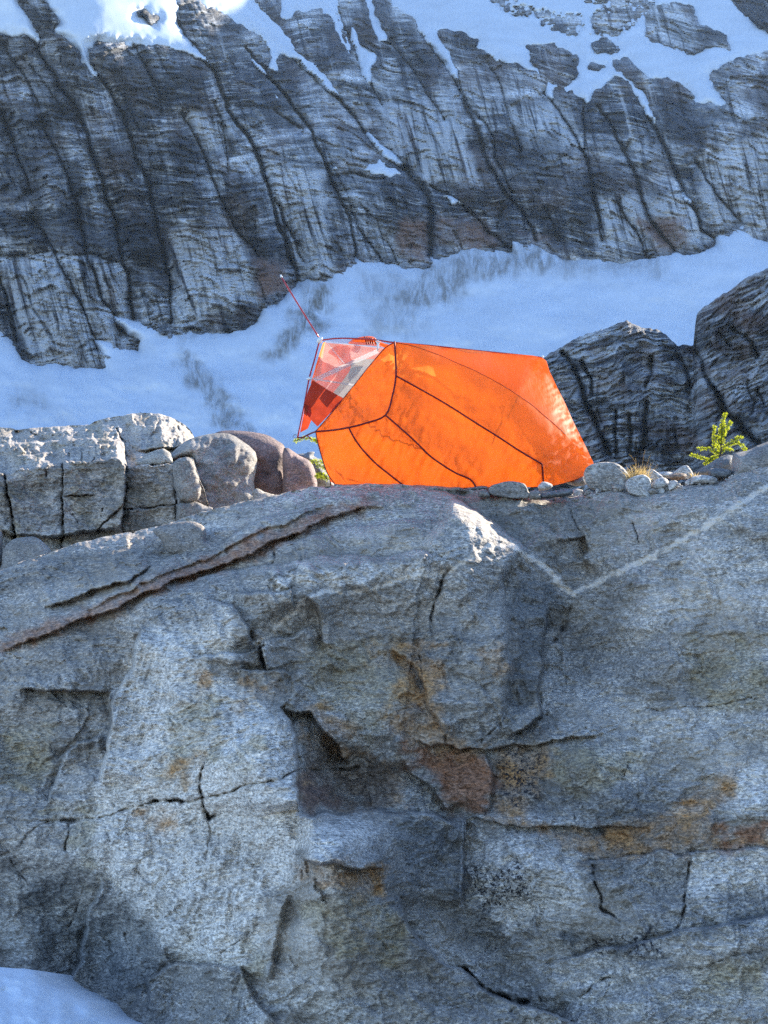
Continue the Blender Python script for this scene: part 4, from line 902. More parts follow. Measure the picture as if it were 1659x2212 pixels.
# smaller boulders around it
stone("boulder", c4([(960,300),(1000,245),(1060,231),(1150,235),(1240,250),(1296,280),(1330,312),(1340,420),(1345,560),(1250,640),(1000,600)]), 14.0, 1.2, 'redblock', "rounded reddish boulder behind the jointed outcrop, left of the tent", "boulder", seed=21, edge=.18, facets=9, lean=.1, rough=.06)
stone("boulder", c4([(1325,312),(1400,350),(1450,378),(1474,436),(1480,500),(1470,560),(1335,580),(1320,440)]), 13.4, .9, 'redblock', "small red-brown boulder just left of the tent's lower corner", "boulder", seed=22, edge=.18, facets=8, lean=.1, rough=.06)
stone("boulder", c4([(-40,930),(5,870),(12,800),(40,755),(75,735),(150,726),(190,742),(236,788),(250,850),(180,930)]), 11.6, .55, 'block', "rounded pale grey boulder at the left edge below the outcrop", "boulder", seed=23, facets=5, edge=.25, lean=.25, rough=.05)
stone("boulder", c4([(-160,760),(-60,700),(0,702),(11,720),(10,800),(0,870),(-160,900)]), 11.9, .55, 'block', "sliver of a rounded boulder cut by the left picture edge", "boulder", seed=24, edge=.5, lean=.2)
stone("boulder", c4([(712,700),(750,675),(830,660),(892,655),(940,670),(962,700),(960,740),(992,772),(950,815),(880,832),(826,815),(780,796),(750,740)]), 10.55, .42, 'block', "wedge-shaped grey boulder lodged on the left slab above the rust band", "boulder", seed=25, edge=.25, facets=6, rough=.05, lean=.2)
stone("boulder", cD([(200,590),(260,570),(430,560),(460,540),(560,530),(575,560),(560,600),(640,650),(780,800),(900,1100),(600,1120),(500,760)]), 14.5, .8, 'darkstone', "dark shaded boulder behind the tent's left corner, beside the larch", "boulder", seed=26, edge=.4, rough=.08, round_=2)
# stones on the bench, right of and under the tent
S = lambda n, p, Y, t, m, lab, **kw: stone(n, p, Y, t, m, lab, "stone", **kw)
S("boulder", c5([(484,610),(495,560),(540,530),(620,517),(690,525),(740,558),(772,600),(792,640),(765,690),(700,712),(590,710),(510,672)]), 10.95, .32, 'stone', "largest lichen-spotted boulder at the tent's right corner", seed=31, edge=.4, facets=6, rough=.06)
S("stone", c5([(748,668),(768,626),(850,597),(890,610),(912,640),(908,700),(860,735),(780,722)]), 10.75, .2, 'palestone', "rounded pale stone in front of the grass tuft", seed=32, edge=.5, facets=2, rough=.04)
S("stone", c5([(913,664),(940,632),(990,614),(1026,640),(1027,675),(970,700),(925,692)]), 10.8, .14, 'palestone', "flattish pale stone right of the grass tuft, second from it", seed=33, edge=.5, rough=.05)
S("stone", c5([(1045,600),(1060,580),(1100,550),(1140,537),(1170,570),(1182,610),(1130,628),(1080,620)]), 11.2, .2, 'palestone', "peaked white stone standing above the gravel", seed=34, edge=.4, facets=4, rough=.04)
S("stone", c5([(1020,610),(1060,592),(1110,588),(1140,600),(1120,628),(1050,632)]), 11.0, .14, 'brownstone', "small brown stone in front of the peaked white stone", seed=35, edge=.5, rough=.06)
S("stone", c5([(876,606),(886,572),(915,561),(950,580),(990,615),(950,640),(890,640)]), 11.0, .18, 'palestone', "grey-white stone leaning right behind the grass tuft", seed=36, edge=.4, facets=3, rough=.05)
S("stone", c5([(950,588),(990,577),(1050,585),(1056,612),(1000,622),(960,615)]), 11.2, .16, 'palestone', "low white stone left of the peaked white stone", seed=37, edge=.5)
S("stone", c5([(1163,648),(1178,612),(1250,600),(1330,618),(1326,650),(1250,664),(1170,664)]), 10.75, .2, 'palestone', "flat pale slab stone lying on the bench edge", seed=38, edge=.3, rough=.06)
S("stone", c5([(1275,582),(1285,565),(1310,557),(1420,566),(1428,604),(1390,625),(1300,622)]), 10.85, .2, 'darkstone', "dark layered slab stone under the right block", seed=39, edge=.25, rough=.08, round_=2)
S("boulder", c5([(1185,600),(1215,565),(1280,530),(1360,480),(1442,474),(1460,560),(1420,620),(1300,620)]), 11.6, .5, 'darkstone', "dark smooth boulder below the larch sapling", seed=40, edge=.35, rough=.055, round_=2)
S("boulder", c5([(1424,575),(1430,490),(1450,460),(1520,446),(1570,424),(1620,402),(1760,380),(1800,620),(1640,640),(1430,640)]), 10.95, .55, 'block', "big grey block at the right picture edge beside the sapling", seed=41, edge=.25, lean=.15, rough=.04, round_=2)
S("stone", cB([(938,118),(960,92),(1000,80),(1060,67),(1130,75),(1160,90),(1176,125),(1192,164),(1100,172),(990,156),(950,146)]), 10.72, .22, 'block', "angular grey stone at the bottom seam of the tent", seed=42, edge=.4, facets=4, rough=.05)
S("stone", cB([(1232,104),(1244,84),(1262,71),(1290,74),(1320,90),(1306,114),(1250,124)]), 10.75, .1, 'palestone', "small white stone under the short vertical tent seam", seed=43, edge=.5)
S("stone", cB([(1252,142),(1300,128),(1400,114),(1436,114),(1434,150),(1350,164),(1260,172)]), 10.68, .16, 'darkstone', "dark flat wedge stone in front of the tent's right end", seed=44, edge=.3, round_=2)
S("stone", cB([(1186,128),(1240,124),(1258,168),(1250,176),(1188,176)]), 10.68, .12, 'block', "small square stone right of the angular stone", seed=45, edge=.35, round_=2)
S("stone", cB([(880,122),(925,116),(948,150),(940,162),(884,162)]), 10.7, .12, 'block', "small grey stone left of the angular stone", seed=46, edge=.35, round_=2)
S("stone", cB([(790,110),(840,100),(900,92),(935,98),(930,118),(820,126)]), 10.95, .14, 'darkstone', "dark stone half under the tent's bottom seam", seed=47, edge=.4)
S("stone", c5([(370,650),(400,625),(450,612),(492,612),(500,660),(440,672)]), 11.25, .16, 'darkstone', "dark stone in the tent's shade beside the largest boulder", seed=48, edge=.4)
rnd = random.Random(77)
ps = [stone_mesh("pebble", [(0+8*math.cos(a)*rnd.uniform(.75, 1.2), 5.5*math.sin(a)*rnd.uniform(.75, 1.2)) for a in np.linspace(0, 6.28, 8)[:-1]], 10.8, .04, seed=80+k, edge=.3, facets=6, rough=.08, round_=1, spacing=1.8)[0] for k in range(5)]
for me in ps:
    c = sum((v.co for v in me.vertices), Vector())/len(me.vertices)
    for v in me.vertices: v.co -= c
for k in range(5): ps[k].materials.append(MAT[['palestone', 'palestone', 'block', 'stone', 'palestone'][k]]); ps[k].shade_smooth()
for k in range(70):
    px = rnd.choice([rnd.uniform(1330, 1570), rnd.uniform(1160, 1330), rnd.uniform(1360, 1500)]); Yw = crest_Y(px)+rnd.uniform(-.03, .07)
    x = float(P(px, 1040, Yw)[0]); s = rnd.choice([rnd.uniform(.35, 1.1), rnd.uniform(.35, 1.0), rnd.uniform(.9, 1.9)])
    o = bpy.data.objects.new("pebble", ps[k % 5]); col.objects.link(o)
    o.location = (x, Yw, bench_z(px, Yw)+.016*s); o.scale = (s*rnd.uniform(.8, 1.3), s, s); o.rotation_euler = (rnd.uniform(-.4, .4), rnd.uniform(-.4, .4), rnd.uniform(0, 6.28))
    tag(o, "small pale pebble among the gravel on the bench right of the tent", "pebble", "pebbles scattered on the bench right of the tent")
# gravel too fine to count
gv, gf = [], []
for k in range(900):
    px = rnd.uniform(1160, 1600); Yw = crest_Y(px)+rnd.uniform(-.01, .5); x = float(P(px, 1040, Yw)[0]); z = bench_z(px, Yw); s = rnd.uniform(.004, .013); b = len(gv)
    for j in range(6):
        a = [(1, 0, 0), (-1, 0, 0), (0, 1, 0), (0, -1, 0), (0, 0, 1), (0, 0, -1)][j]
        gv.append((x+a[0]*s*rnd.uniform(.6, 1.4), Yw+a[1]*s*rnd.uniform(.6, 1.4), z+.004+a[2]*s*rnd.uniform(.5, 1)))
    for t in ((0, 2, 4), (2, 1, 4), (1, 3, 4), (3, 0, 4), (2, 0, 5), (1, 2, 5), (3, 1, 5), (0, 3, 5)): gf.append(tuple(b+i for i in t))
g = py_mesh("gravel", gv, gf, MAT['palestone'], smooth_=False); g["kind"] = "stuff"; tag(g, "fine pale gravel on the bench right of the tent", "gravel")

# ================================================================ PLANTS
MAT['needle'] = (lambda t: t.done((lambda d, tr, m: (t.put(d.inputs[0], (.16, .20, .02)), t.put(tr.inputs[0], (.55, .60, .04)), m.inputs[0].__setattr__('default_value', .6), t.l(d.outputs[0], m.inputs[1]), t.l(tr.outputs[0], m.inputs[2]), m)[-1])(t.n("ShaderNodeBsdfDiffuse"), t.n("ShaderNodeBsdfTranslucent"), t.n("ShaderNodeMixShader"))))(NT("larch_needles"))
MAT['straw'] = (lambda t: t.done((lambda d, tr, m: (t.put(d.inputs[0], (.42, .32, .15)), t.put(tr.inputs[0], (.6, .45, .2)), m.inputs[0].__setattr__('default_value', .5), t.l(d.outputs[0], m.inputs[1]), t.l(tr.outputs[0], m.inputs[2]), m)[-1])(t.n("ShaderNodeBsdfDiffuse"), t.n("ShaderNodeBsdfTranslucent"), t.n("ShaderNodeMixShader"))))(NT("dry_grass"))
MAT['bark'] = m_simple("bark", (.07, .055, .04), .9, .2)
def larch(label, base, trunk, branches, Y, seed, dens=1.0, tuft=.017):
    rnd = random.Random(seed); b0 = P(base[0], base[1], Y)
    root = empty("larch_sapling", tuple(b0), label, "sapling")
    def pts3(l, dy):
        l = catmull(l, 4); n = len(l)
        return [Vector(P(x, y, Y+dy*i/max(1, n-1)))-Vector(b0) for i, (x, y) in enumerate(l)]
    tp = pts3(trunk, .02); tube("trunk", tp, .007, MAT['bark'], root, 6, .002)
    for bi, br in enumerate([trunk]+branches):
        p3 = tp if bi == 0 else pts3(br, rnd.uniform(-.10, .10))
        bo = root if bi == 0 else tube("branch", p3, .0035, MAT['bark'], root, 5, .001)
        v, f = [], []
        L = [0]
        for a, c in zip(p3[:-1], p3[1:]): L.append(L[-1]+(c-a).length)
        s = .05*L[-1] if bi else .3*L[-1]
        while s < L[-1]:
            i = max(k for k in range(len(L)-1) if L[k] <= s); c = p3[i].lerp(p3[i+1], (s-L[i])/max(1e-6, L[i+1]-L[i]))
            ax = (p3[i+1]-p3[i]).normalized()
            for q in range(2):
                side = Vector((rnd.gauss(0, 1), rnd.gauss(0, 1), rnd.gauss(0, 1))); side = (side-ax*side.dot(ax)).normalized()
                hub = c+side*.005
                for nd in range(8):
                    dr = (side*rnd.uniform(.5, 1)+Vector((rnd.gauss(0, .5), rnd.gauss(0, .5), rnd.gauss(0, .5)))+ax*.35).normalized()
                    ln = tuft*rnd.uniform(.7, 1.25); w = dr.cross(Vector((rnd.gauss(0, 1), rnd.gauss(0, 1), rnd.gauss(0, 1)))).normalized()*.0013
                    k = len(v); v += [hub-w, hub+w, hub+dr*ln*.7+w*.9, hub+dr*ln, hub+dr*ln*.7-w*.9]; f.append((k, k+1, k+2, k+3, k+4))
            s += .0065/dens*rnd.uniform(.7, 1.3)
        py_mesh("needles", v, f, MAT['needle'], bo, False)
    return root
larch("small green larch sapling behind the dark boulder at the right", cE([(935, 790)])[0], cE([(930,800),(938,640),(945,480),(950,300),(975,180),(1005,110)]),
 [cE(l) for l in ([(830,640),(825,540),(832,420),(836,300)], [(950,470),(1000,400),(1050,310),(1092,230)], [(935,640),(1030,600),(1140,560),(1220,560),(1270,610),(1322,690)], [(1090,580),(1130,510),(1190,480),(1265,470)],
  [(930,740),(850,700),(740,650),(660,650),(580,660)], [(880,820),(780,830),(690,810),(590,770),(470,742)], [(930,720),(900,650),(860,600),(830,620)], [(935,600),(900,540),(905,440),(925,340)], [(940,600),(975,520),(985,440),(985,330),(975,240)], [(940,700),(1000,660),(1060,660),(1100,680)], [(900,760),(800,800),(720,860),(690,885)])], 11.75, 11)
larch("larch sapling mostly hidden behind the tent's left corner", cD([(820, 1000)])[0], cD([(840,1080),(800,800),(780,500),(770,200)]),
 [cD(l) for l in ([(780,420),(600,360),(450,310),(330,330),(250,370)], [(790,760),(680,700),(600,690),(520,700)], [(800,980),(720,960),(640,930),(585,910)], [(790,860),(700,780),(620,760)], [(800,1000),(740,920),(660,900),(600,950)], [(780,500),(660,380),(560,340)])], 12.9, 12, 1.0, .022)
def grass(label, base, Y, blades, heads, seed, spread, hgt):
    rnd = random.Random(seed); b0 = Vector(P(base[0], base[1], Y)); root = empty("grass_tuft", tuple(b0), label, "grass")
    v, f = [], []
    for k in range(blades):
        x = rnd.gauss(0, spread*.4); y = rnd.gauss(0, spread*.3); a = rnd.gauss(-.15, .5); h = hgt*rnd.uniform(.45, 1.1); bend = rnd.uniform(-.5, .5)+a
        p0 = Vector((x, y, -.01)); w = Vector((.0021, rnd.uniform(-.001, .001), 0)); pr = []
        for i in range(4):
            t = i/3; pr.append(p0+Vector((math.sin(a+bend*t)*h*t, rnd.uniform(-.1, .1)*h*t, math.cos(a+bend*t*.8)*h*t)))
        n = len(v)
        for i, q in enumerate(pr): v += [q-w*(1-i/3.2), q+w*(1-i/3.2)]
        for i in range(3): f.append((n+2*i, n+2*i+1, n+2*i+3, n+2*i+2))
    py_mesh("blades", v, f, MAT['straw'], root, False)
    for hd in heads:
        p3 = [Vector(P(x, y, Y))-b0 for x, y in catmull(hd, 4)]
        st = tube("stalk", p3, .0011, MAT['straw'], root, 4, .0009)
        n = len(p3); tube("seed_head", [p3[int(n*.7)], p3[int(n*.85)], p3[-1]], .003, MAT['straw'], st, 5, .001)
grass("dry straw-coloured grass tuft between the stones", c5([(840, 625)])[0], 10.9, 280, [c5(l) for l in ([(830,600),(815,530),(795,490),(770,465)], [(850,600),(858,540),(865,480),(876,440)], [(870,600),(880,550),(895,510),(910,468)], [(900,620),(920,580),(940,550),(957,532)], [(835,600),(825,560),(818,520),(812,490)])], 5, .085, .125)
grass("thin dry grass wisp by the dark slab stone", cE([(545, 1060)])[0], 10.95, 14, [], 6, .03, .05)

# ================================================================ THE TENT, BLOWN OVER ON ITS SIDE
MAT['floor'] = m_fabric("orange_floor_nylon", (.74, .19, .048), (.97, .42, .088), .07)
MAT['canopy'] = m_fabric("orange_canopy_nylon", (.72, .165, .05), (.93, .36, .10), .28)
MAT['wallred'] = m_fabric("red_wall_nylon", (.30, .032, .012), (.34, .04, .012), .02)
MAT['innerwall'] = m_fabric("inner_wall_nylon", (.42, .07, .03), (.42, .07, .03), .04)
MAT['mesh'] = m_mesh("white_mesh", (.55, .55, .55), .66)
MAT['window'] = m_mesh("thin_mesh", (.7, .7, .7), .62)
MAT['greynet'] = m_fabric("grey_nylon", (.16, .155, .15), (.20, .19, .18), .08)
MAT['pocket'] = m_fabric("pale_grey_pocket", (.42, .43, .40), (.5, .5, .46), .1)
MAT['strap'] = m_mesh("white_tape", (.5, .5, .5), .3)
MAT['seam'] = m_simple("red_binding", (.17, .012, .012), .7, .3)
MAT['pole'] = m_simple("red_pole", (.42, .03, .03), .28, .6, .55, .1)
MAT['plastic'] = m_simple("clear_plastic", (.72, .74, .72), .25, .5)
MAT['cord'] = m_simple("grey_cord", (.10, .10, .11), .7, .3)
tY = 11.15
tb = P(960, 1046, tY)
tent = empty("tent", tuple(tb), "orange tent blown onto its side on the rock bench, floor facing the viewer", "tent")
TB = Vector(tb)
top_ = [(205,828),(262,762),(330,680),(395,600),(450,530),(500,470),(548,415),(595,388),(700,396),(850,412),(1000,428),(1150,443),(1325,462),(1362,530),(1400,610),(1440,690),(1480,780),(1530,880),(1580,985)]
bot_ = [(1580,985),(1560,1030),(1500,1062),(1400,1092),(1330,1100),(1250,1104),(1150,1102),(1050,1104),(950,1106),(850,1106),(720,1098),(600,1090),(450,1088),(300,1088),(268,1045),(246,990),(228,930),(214,880),(205,828)]
outline = [tuple(a) for a in resample(c1(catmull(top_, 3)), 6)][:-1]+[tuple(a) for a in resample(c1(catmull(bot_, 3)), 6)][:-1]
L_abcd = [(595,384),(600,470),(602,553),(585,650),(550,748),(450,788),(368,809),(290,822),(202,829)]
L_be = [(602,553),(720,618),(850,692),(980,775),(1100,850),(1220,928),(1325,990)]
L_cg = [(550,748),(620,808),(700,880),(765,945),(830,992),(900,1035),(970,1066),(1000,1108)]
L_kh = [(368,809),(395,860),(430,910),(475,960),(520,1002),(570,1042),(614,1076),(640,1096)]
L_arc = [(595,388),(680,404),(760,430),(835,458),(910,492),(985,524),(1060,562),(1140,607),(1210,652),(1275,697),(1330,745),(1390,795),(1440,842),(1470,880)]
L_e = [(1325,990),(1328,1030),(1334,1108)]
L_e2 = [(1325,990),(1380,968),(1430,935),(1470,880),(1520,925),(1585,990)]
L_top = [(1325,462),(1300,510),(1270,575),(1210,652),(1150,760),(1100,850)]
lines = [c1(catmull(l, 2)) for l in (L_abcd, L_be, L_cg, L_kh, L_arc, L_e, L_e2)]
ctl = [(205,828,11.12),(330,680,11.22),(450,530,11.30),(548,415,11.36),(595,388,11.34),(850,412,11.48),(1100,438,11.58),(1325,462,11.66),(1400,610,11.58),(1480,780,11.48),(1580,985,11.36),(1400,1092,11.06),(1250,1104,10.99),(1050,1104,10.95),(850,1106,10.93),(600,1090,10.96),(300,1088,11.02),(240,970,11.05),
 (602,553,11.10),(550,748,10.90),(368,809,10.95),(760,430,11.30),(910,492,11.22),(1060,562,11.16),(1210,652,11.12),(1330,745,11.12),(1440,842,11.16),(850,692,10.98),(1100,850,10.92),(1325,990,10.94),(700,880,10.86),(900,1035,10.90),(430,910,10.92),(520,1000,10.92),(1270,575,11.34),(750,600,11.10),(1430,935,11.10),(800,800,10.90)]
ctl = [(*c1([(a, b)])[0], y) for a, b, y in ctl]
c_ell = [(x, y) for x, y in lines[2]]
def shell_Y(px, py):
    y = tps(ctl, px, py)
    # tension folds fanning from the seams and along the windward edge
    u = px*.86+py*.5; w = -px*.5+py*.86
    def nearl(k, R): return np.exp(-(segdist(lines[k], px, py)[0]/R)**2)
    m1 = np.maximum(nearl(2, 46), nearl(3, 34))+.5*nearl(1, 40)+.6*nearl(0, 40)
    y = y-.02*m1*ridged(u/9+.35*fbm(px/60, py/60, 2, 3), w/90, 2, 901)
    re = segdist(c1([(1325,462),(1400,610),(1480,780),(1580,985)]), px, py)[0]; ue = px*.45+py*.9
    y = y-.024*np.exp(-(re/34)**2)*ridged(ue/7+.5*fbm(px/40, py/40, 2, 5), (px*.9-py*.45)/60, 2, 903)
    y = y-.03*np.maximum(nearl(6, 40), nearl(5, 40))*ridged((px*.7+py*.7)/8, (px*.7-py*.7)/70, 2, 905)
    lf = np.exp(-(segdist(c1([(205,828),(330,680),(450,530),(548,415)]), px, py)[0]/40)**2)
    y = y-.03*lf*ridged((px*.55+py*.83)/8, (px*.83-py*.55)/60, 2, 907)
    y = y-.02*fbm(px/70, py/70, 3, 909)
    for k, d in ((0, .010), (1, .010), (2, .010), (3, .008)): y = y-d*np.exp(-segdist(lines[k], px, py)[0]/10)
    return y
def to_local(px, py, Yv): return P(px, py, Yv)-np.array(tb)
pts, tri = cdt(outline, lines, 5.2, 4)
SY = shell_Y(pts[:, 0], pts[:, 1]); SV = to_local(pts[:, 0], pts[:, 1], SY)
# split the sheet along the sewn lines into panels
mid = {}; par = list(range(len(tri)))
def find(a):
    while par[a] != a: par[a] = par[par[a]]; a = par[a]
    return a
for ti, t in enumerate(tri):
    for a, b in zip(t, t[1:]+t[:1]): mid.setdefault((min(a, b), max(a, b)), []).append(ti)
ek = [k for k, v in mid.items() if len(v) == 2]
em = np.array([(pts[a]+pts[b])/2 for a, b in ek]); onl = np.zeros(len(ek), bool)
ea = np.array([pts[a] for a, b in ek]); eb = np.array([pts[b] for a, b in ek])
for ln in lines:
    onl |= (segdist(ln, em[:, 0], em[:, 1])[0] < .15) & (segdist(ln, ea[:, 0], ea[:, 1])[0] < .15) & (segdist(ln, eb[:, 0], eb[:, 1])[0] < .15)
for k, e in enumerate(ek):
    if not onl[k]: a, b = mid[e]; par[find(a)] = find(b)
groups = {}
for ti in range(len(tri)): groups.setdefault(find(ti), []).append(ti)
seeds = [("head_wall_panel", (450,680)), ("foot_wall_panel", (330,960)), ("lower_wall_panel", (560,920)), ("floor_panel", (900,880)), ("side_wall_panel", (850,580)), ("canopy_panel", (1250,550)), ("end_wall_panel", (1500,1020)), ("corner_panel", (1200,1040))]
sp = np.array([c1([b])[0] for a, b in seeds])
pn_list = []
for g in sorted(groups.values(), key=len, reverse=True):
    cen = np.mean([pts[i] for ti in g for i in tri[ti]], 0)
    used = sorted({i for ti in g for i in tri[ti]}); ren = {i: k for k, i in enumerate(used)}
    fs = []
    for ti in g:
        t = tri[ti]; a, b, c = pts[t[0]], pts[t[1]], pts[t[2]]
        ccw = (b[0]-a[0])*(c[1]-a[1])-(b[1]-a[1])*(c[0]-a[0]) > 0
        fs.append(tuple(ren[i] for i in (t[::-1] if ccw else t)))
    nm = seeds[int(np.argmin(((sp-cen)**2).sum(1)))][0]
    py_mesh(nm, [SV[i] for i in used], fs, MAT['canopy' if nm in ("canopy_panel",) else 'floor'], tent)
    pn_list.append((nm, len(g)))
print("TENT PANELS", pn_list)
# back of the tent: canopy over the poles, joined to the front sheet along its edge
def back_Y(px, py):
    d = segdist(outline, px, py, True)[0]; e = shell_Y(px, py)
    return e+.95*(1-np.exp(-d/75))
# where sunlight that enters at a point of the rear canopy lands on the floor sheet
gx0, gy0 = 660.0, 720.0
FX, FY = np.meshgrid(np.arange(gx0, 1310, 6), np.arange(gy0, 1070, 6)); FT = tps(ctl, FX, FY)
def lands(Q):
    Q = Q.copy(); px = np.zeros(len(Q)); py = np.zeros(len(Q)); live = np.ones(len(Q), bool)
    for k in range(140):
        dep = Q[:, 1]*CP+(Q[:, 2]-CAMZ)*SP; qx = 829.5+FPX*Q[:, 0]/dep; qy = 1106-FPX*((Q[:, 2]-CAMZ)*CP-Q[:, 1]*SP)/dep
        px[live] = qx[live]; py[live] = qy[live]
        live &= Q[:, 1] > bil(FT, gx0, gy0, 6.0, qx, qy)
        Q[live] -= SUN*.012
    return px, py
WIN = [c1(w) for w in ([(556,452),(600,436),(660,448),(740,470),(850,522),(800,566),(740,556),(650,515),(575,482)], [(800,574),(855,532),(930,548),(1035,602),(1004,644),(940,636)])]
bp, bt = cdt(outline, [], 5.5, 5)
BV = to_local(bp[:, 0], bp[:, 1], back_Y(bp[:, 0], bp[:, 1]))
cenW = np.array([np.mean([BV[i] for i in t], 0) for t in bt])+np.array(tb); lx, ly = lands(cenW)
inw = np.zeros(len(bt), int); win = WIN
for k, w in enumerate(WIN): inw[inpoly(w, lx, ly)] = k+1
for k in range(len(win)+1):
    fs = [t for t, q in zip(bt, inw) if q == k]
    if not fs: continue
    used = sorted({i for t in fs for i in t}); ren = {i: j for j, i in enumerate(used)}
    py_mesh("rear_canopy" if k == 0 else "mesh_window", [BV[i] for i in used], [tuple(ren[i] for i in t) for t in fs], MAT['canopy' if k == 0 else 'window'], tent)
def on_shell(l, lift=.006, n=4):
    p = np.array(catmull(c1(l), n)); y = shell_Y(p[:, 0], p[:, 1])-lift
    return [Vector(a) for a in to_local(p[:, 0], p[:, 1], y)]
for l, r in ((L_abcd, .0075), (L_be, .007), (L_cg, .007), (L_kh, .007), (L_e, .007)): tube("seam", on_shell(l, .009), r, MAT['seam'], tent, 6)
tube("seam", on_shell(L_arc[:-1], .000), .0028, MAT['seam'], tent, 6)
tube("edge_binding", on_shell(top_[:8], .002), .004, MAT['seam'], tent, 6)
tube("edge_binding", on_shell([(205,828),(214,880),(228,930),(246,990),(268,1045),(298,1086)], .002), .004, MAT['seam'], tent, 6)
# open end: mesh canopy, walls, pocket
def sheet(name, cpts, m, spacing=6, wr=.01, seed=1, rep=2):
    px = [(*c1([(a, b)])[0],) for a, b, y in cpts]; ctl2 = [(p[0], p[1], q[2]) for p, q in zip(px, cpts)]
    o_ = resample(px+[px[0]], spacing)[:-1]; p2, t2 = cdt(o_, [], spacing, seed)
    y = tps(ctl2, p2[:, 0], p2[:, 1])-wr*ridged((p2[:, 0]*.8+p2[:, 1]*.6)/10, (p2[:, 0]*.6-p2[:, 1]*.8)/50, 2, seed)-wr*fbm(p2[:, 0]/25, p2[:, 1]/25, 2, seed)
    fs = []
    for t in t2:
        a, b, c = p2[t[0]], p2[t[1]], p2[t[2]]
        fs.append(t[::-1] if (b[0]-a[0])*(c[1]-a[1])-(b[1]-a[1])*(c[0]-a[0]) > 0 else t)
    return py_mesh(name, to_local(p2[:, 0], p2[:, 1], y), fs, MAT[m], tent)
sheet("mesh_canopy", [(252,382,11.72),(350,392,11.60),(500,408,11.45),(552,416,11.40),(450,534,11.34),(345,664,11.24),(265,622,11.42),(190,574,11.62),(218,490,11.68)], 'mesh', seed=21, wr=.004)
sheet("inner_wall", [(243,388,12.05),(400,402,11.95),(560,420,11.85),(470,540,11.8),(350,670,11.7),(230,612,11.85),(180,590,11.95),(206,505,12.0)], 'innerwall', seed=22)
sheet("side_strip", [(241,389,11.76),(254,384,11.72),(240,460,11.70),(232,540,11.64),(192,576,11.62),(204,506,11.72)], 'canopy', seed=28, wr=.004)
sheet("inner_panel", [(292,636,11.52),(330,590,11.54),(372,530,11.56),(384,488,11.58),(430,470,11.56),(520,470,11.5),(455,545,11.46),(350,672,11.4)], 'greynet', seed=23, wr=.005)
sheet("pocket", [(375,595,11.48),(366,560,11.49),(374,522,11.5),(390,508,11.5),(480,506,11.46),(440,560,11.44),(400,612,11.42)], 'pocket', seed=24, wr=.004)
sheet("end_wall", [(190,574,11.62),(265,622,11.42),(346,666,11.24),(280,736,11.2),(214,804,11.18),(182,772,11.3),(160,742,11.44),(148,692,11.5),(166,630,11.58)], 'wallred', seed=25, wr=.014)
sheet("loose_flap", [(150,690,11.46),(180,706,11.38),(188,762,11.38),(166,814,11.4),(128,834,11.42),(146,740,11.46)], 'wallred', seed=26, wr=.02)
sheet("mesh_top", [(252,380,11.74),(350,372,11.8),(500,388,11.7),(548,412,11.5),(500,412,11.46),(380,402,11.58)], 'mesh', seed=27, wr=.004)
def strip(name, a, b, w, m, dy=-.015):
    (x0, y0, Y0), (x1, y1, Y1) = a, b; d = Vector((x1-x0, y1-y0)).normalized(); n = Vector((-d.y, d.x))*w
    v = []; f = []
    for k in range(9):
        t = k/8; x = x0+(x1-x0)*t; y = y0+(y1-y0)*t; Yk = Y0+(Y1-Y0)*t+dy
        for s in (-1, 1):
            q = c1([(x+n.x*s, y+n.y*s)])[0]; v.append(to_local(q[0], q[1], Yk))
        if k: f.append((2*k-2, 2*k, 2*k+1, 2*k-1))
    return py_mesh(name, v, f, MAT[m], tent)
strip("mesh_seam", (198,574,11.62), (512,430,11.42), 11, 'strap')
strip("tape", (180,566,11.62), (400,600,11.30), 4, 'strap')
strip("tape", (262,390,11.70), (345,490,11.56), 2.5, 'strap')
# poles
def T(x, y, Y): q = c1([(x, y)])[0]; return Vector(to_local(q[0], q[1], Y))
def path(l, n=5):
    return [Vector(a) for a in catmull([tuple(T(*q)) for q in l], n)]
tube("pole", path([(226,372,11.72),(140,235,11.80),(36,66,11.9)], 3), .0062, MAT['pole'], tent, 10)
tube("pole_tip", path([(38,70,11.9),(31,54,11.905)], 1), .0072, MAT['plastic'], tent, 8)
tube("pole", path([(226,378,11.72),(280,370,11.68),(340,367,11.62),(430,370,11.5),(510,376,11.42),(590,388,11.34),(760,402,11.42),(1000,428,11.55),(1200,448,11.62),(1324,462,11.67)], 4), .0062, MAT['pole'], tent, 10)
tube("pole", path([(222,384,11.72),(200,470,11.68),(172,570,11.64),(145,715,11.56),(116,856,11.45)], 4), .0062, MAT['pole'], tent, 10)
tube("pole_tip", path([(1322,462,11.67),(1331,456,11.675)], 1), .009, MAT['plastic'], tent, 8)
hub = [(x, y) for x, y in ((0, .030), (.014, .028), (.024, .012), (.026, -.010), (.016, -.028), (0, -.030))]
hv, hf = [], []
for (r, z) in hub:
    for k in range(12):
        a = 2*math.pi*k/12; hv.append(Vector((r*math.cos(a)*.95, -.0+r*math.sin(a)*.8, z)))
for i in range(5):
    for k in range(12): hf.append((i*12+k, i*12+(k+1) % 12, (i+1)*12+(k+1) % 12, (i+1)*12+k))
ho = py_mesh("pole_hub", hv, hf, MAT['plastic'], tent); ho.location = T(225, 376, 11.71); ho.rotation_euler = (.2, .5, 0); ho.scale = (.95, .95, .95)
def clip(x, y, Y, h, rot):
    o = tube("clip", [Vector((0, 0, -h)), Vector((0, 0, -h*.4)), Vector((0, 0, .3*h)), Vector((0, 0, h*.5))], .007, MAT['plastic'], tent, 8, .011); o.location = T(x, y, Y); o.rotation_euler = (0, rot, 0)
    l = tube("clip_hook", [Vector((math.cos(a)*.013, 0, math.sin(a)*.013+h*.5)) for a in np.linspace(-.4, 4.2, 9)], .0045, MAT['plastic'], o, 6)
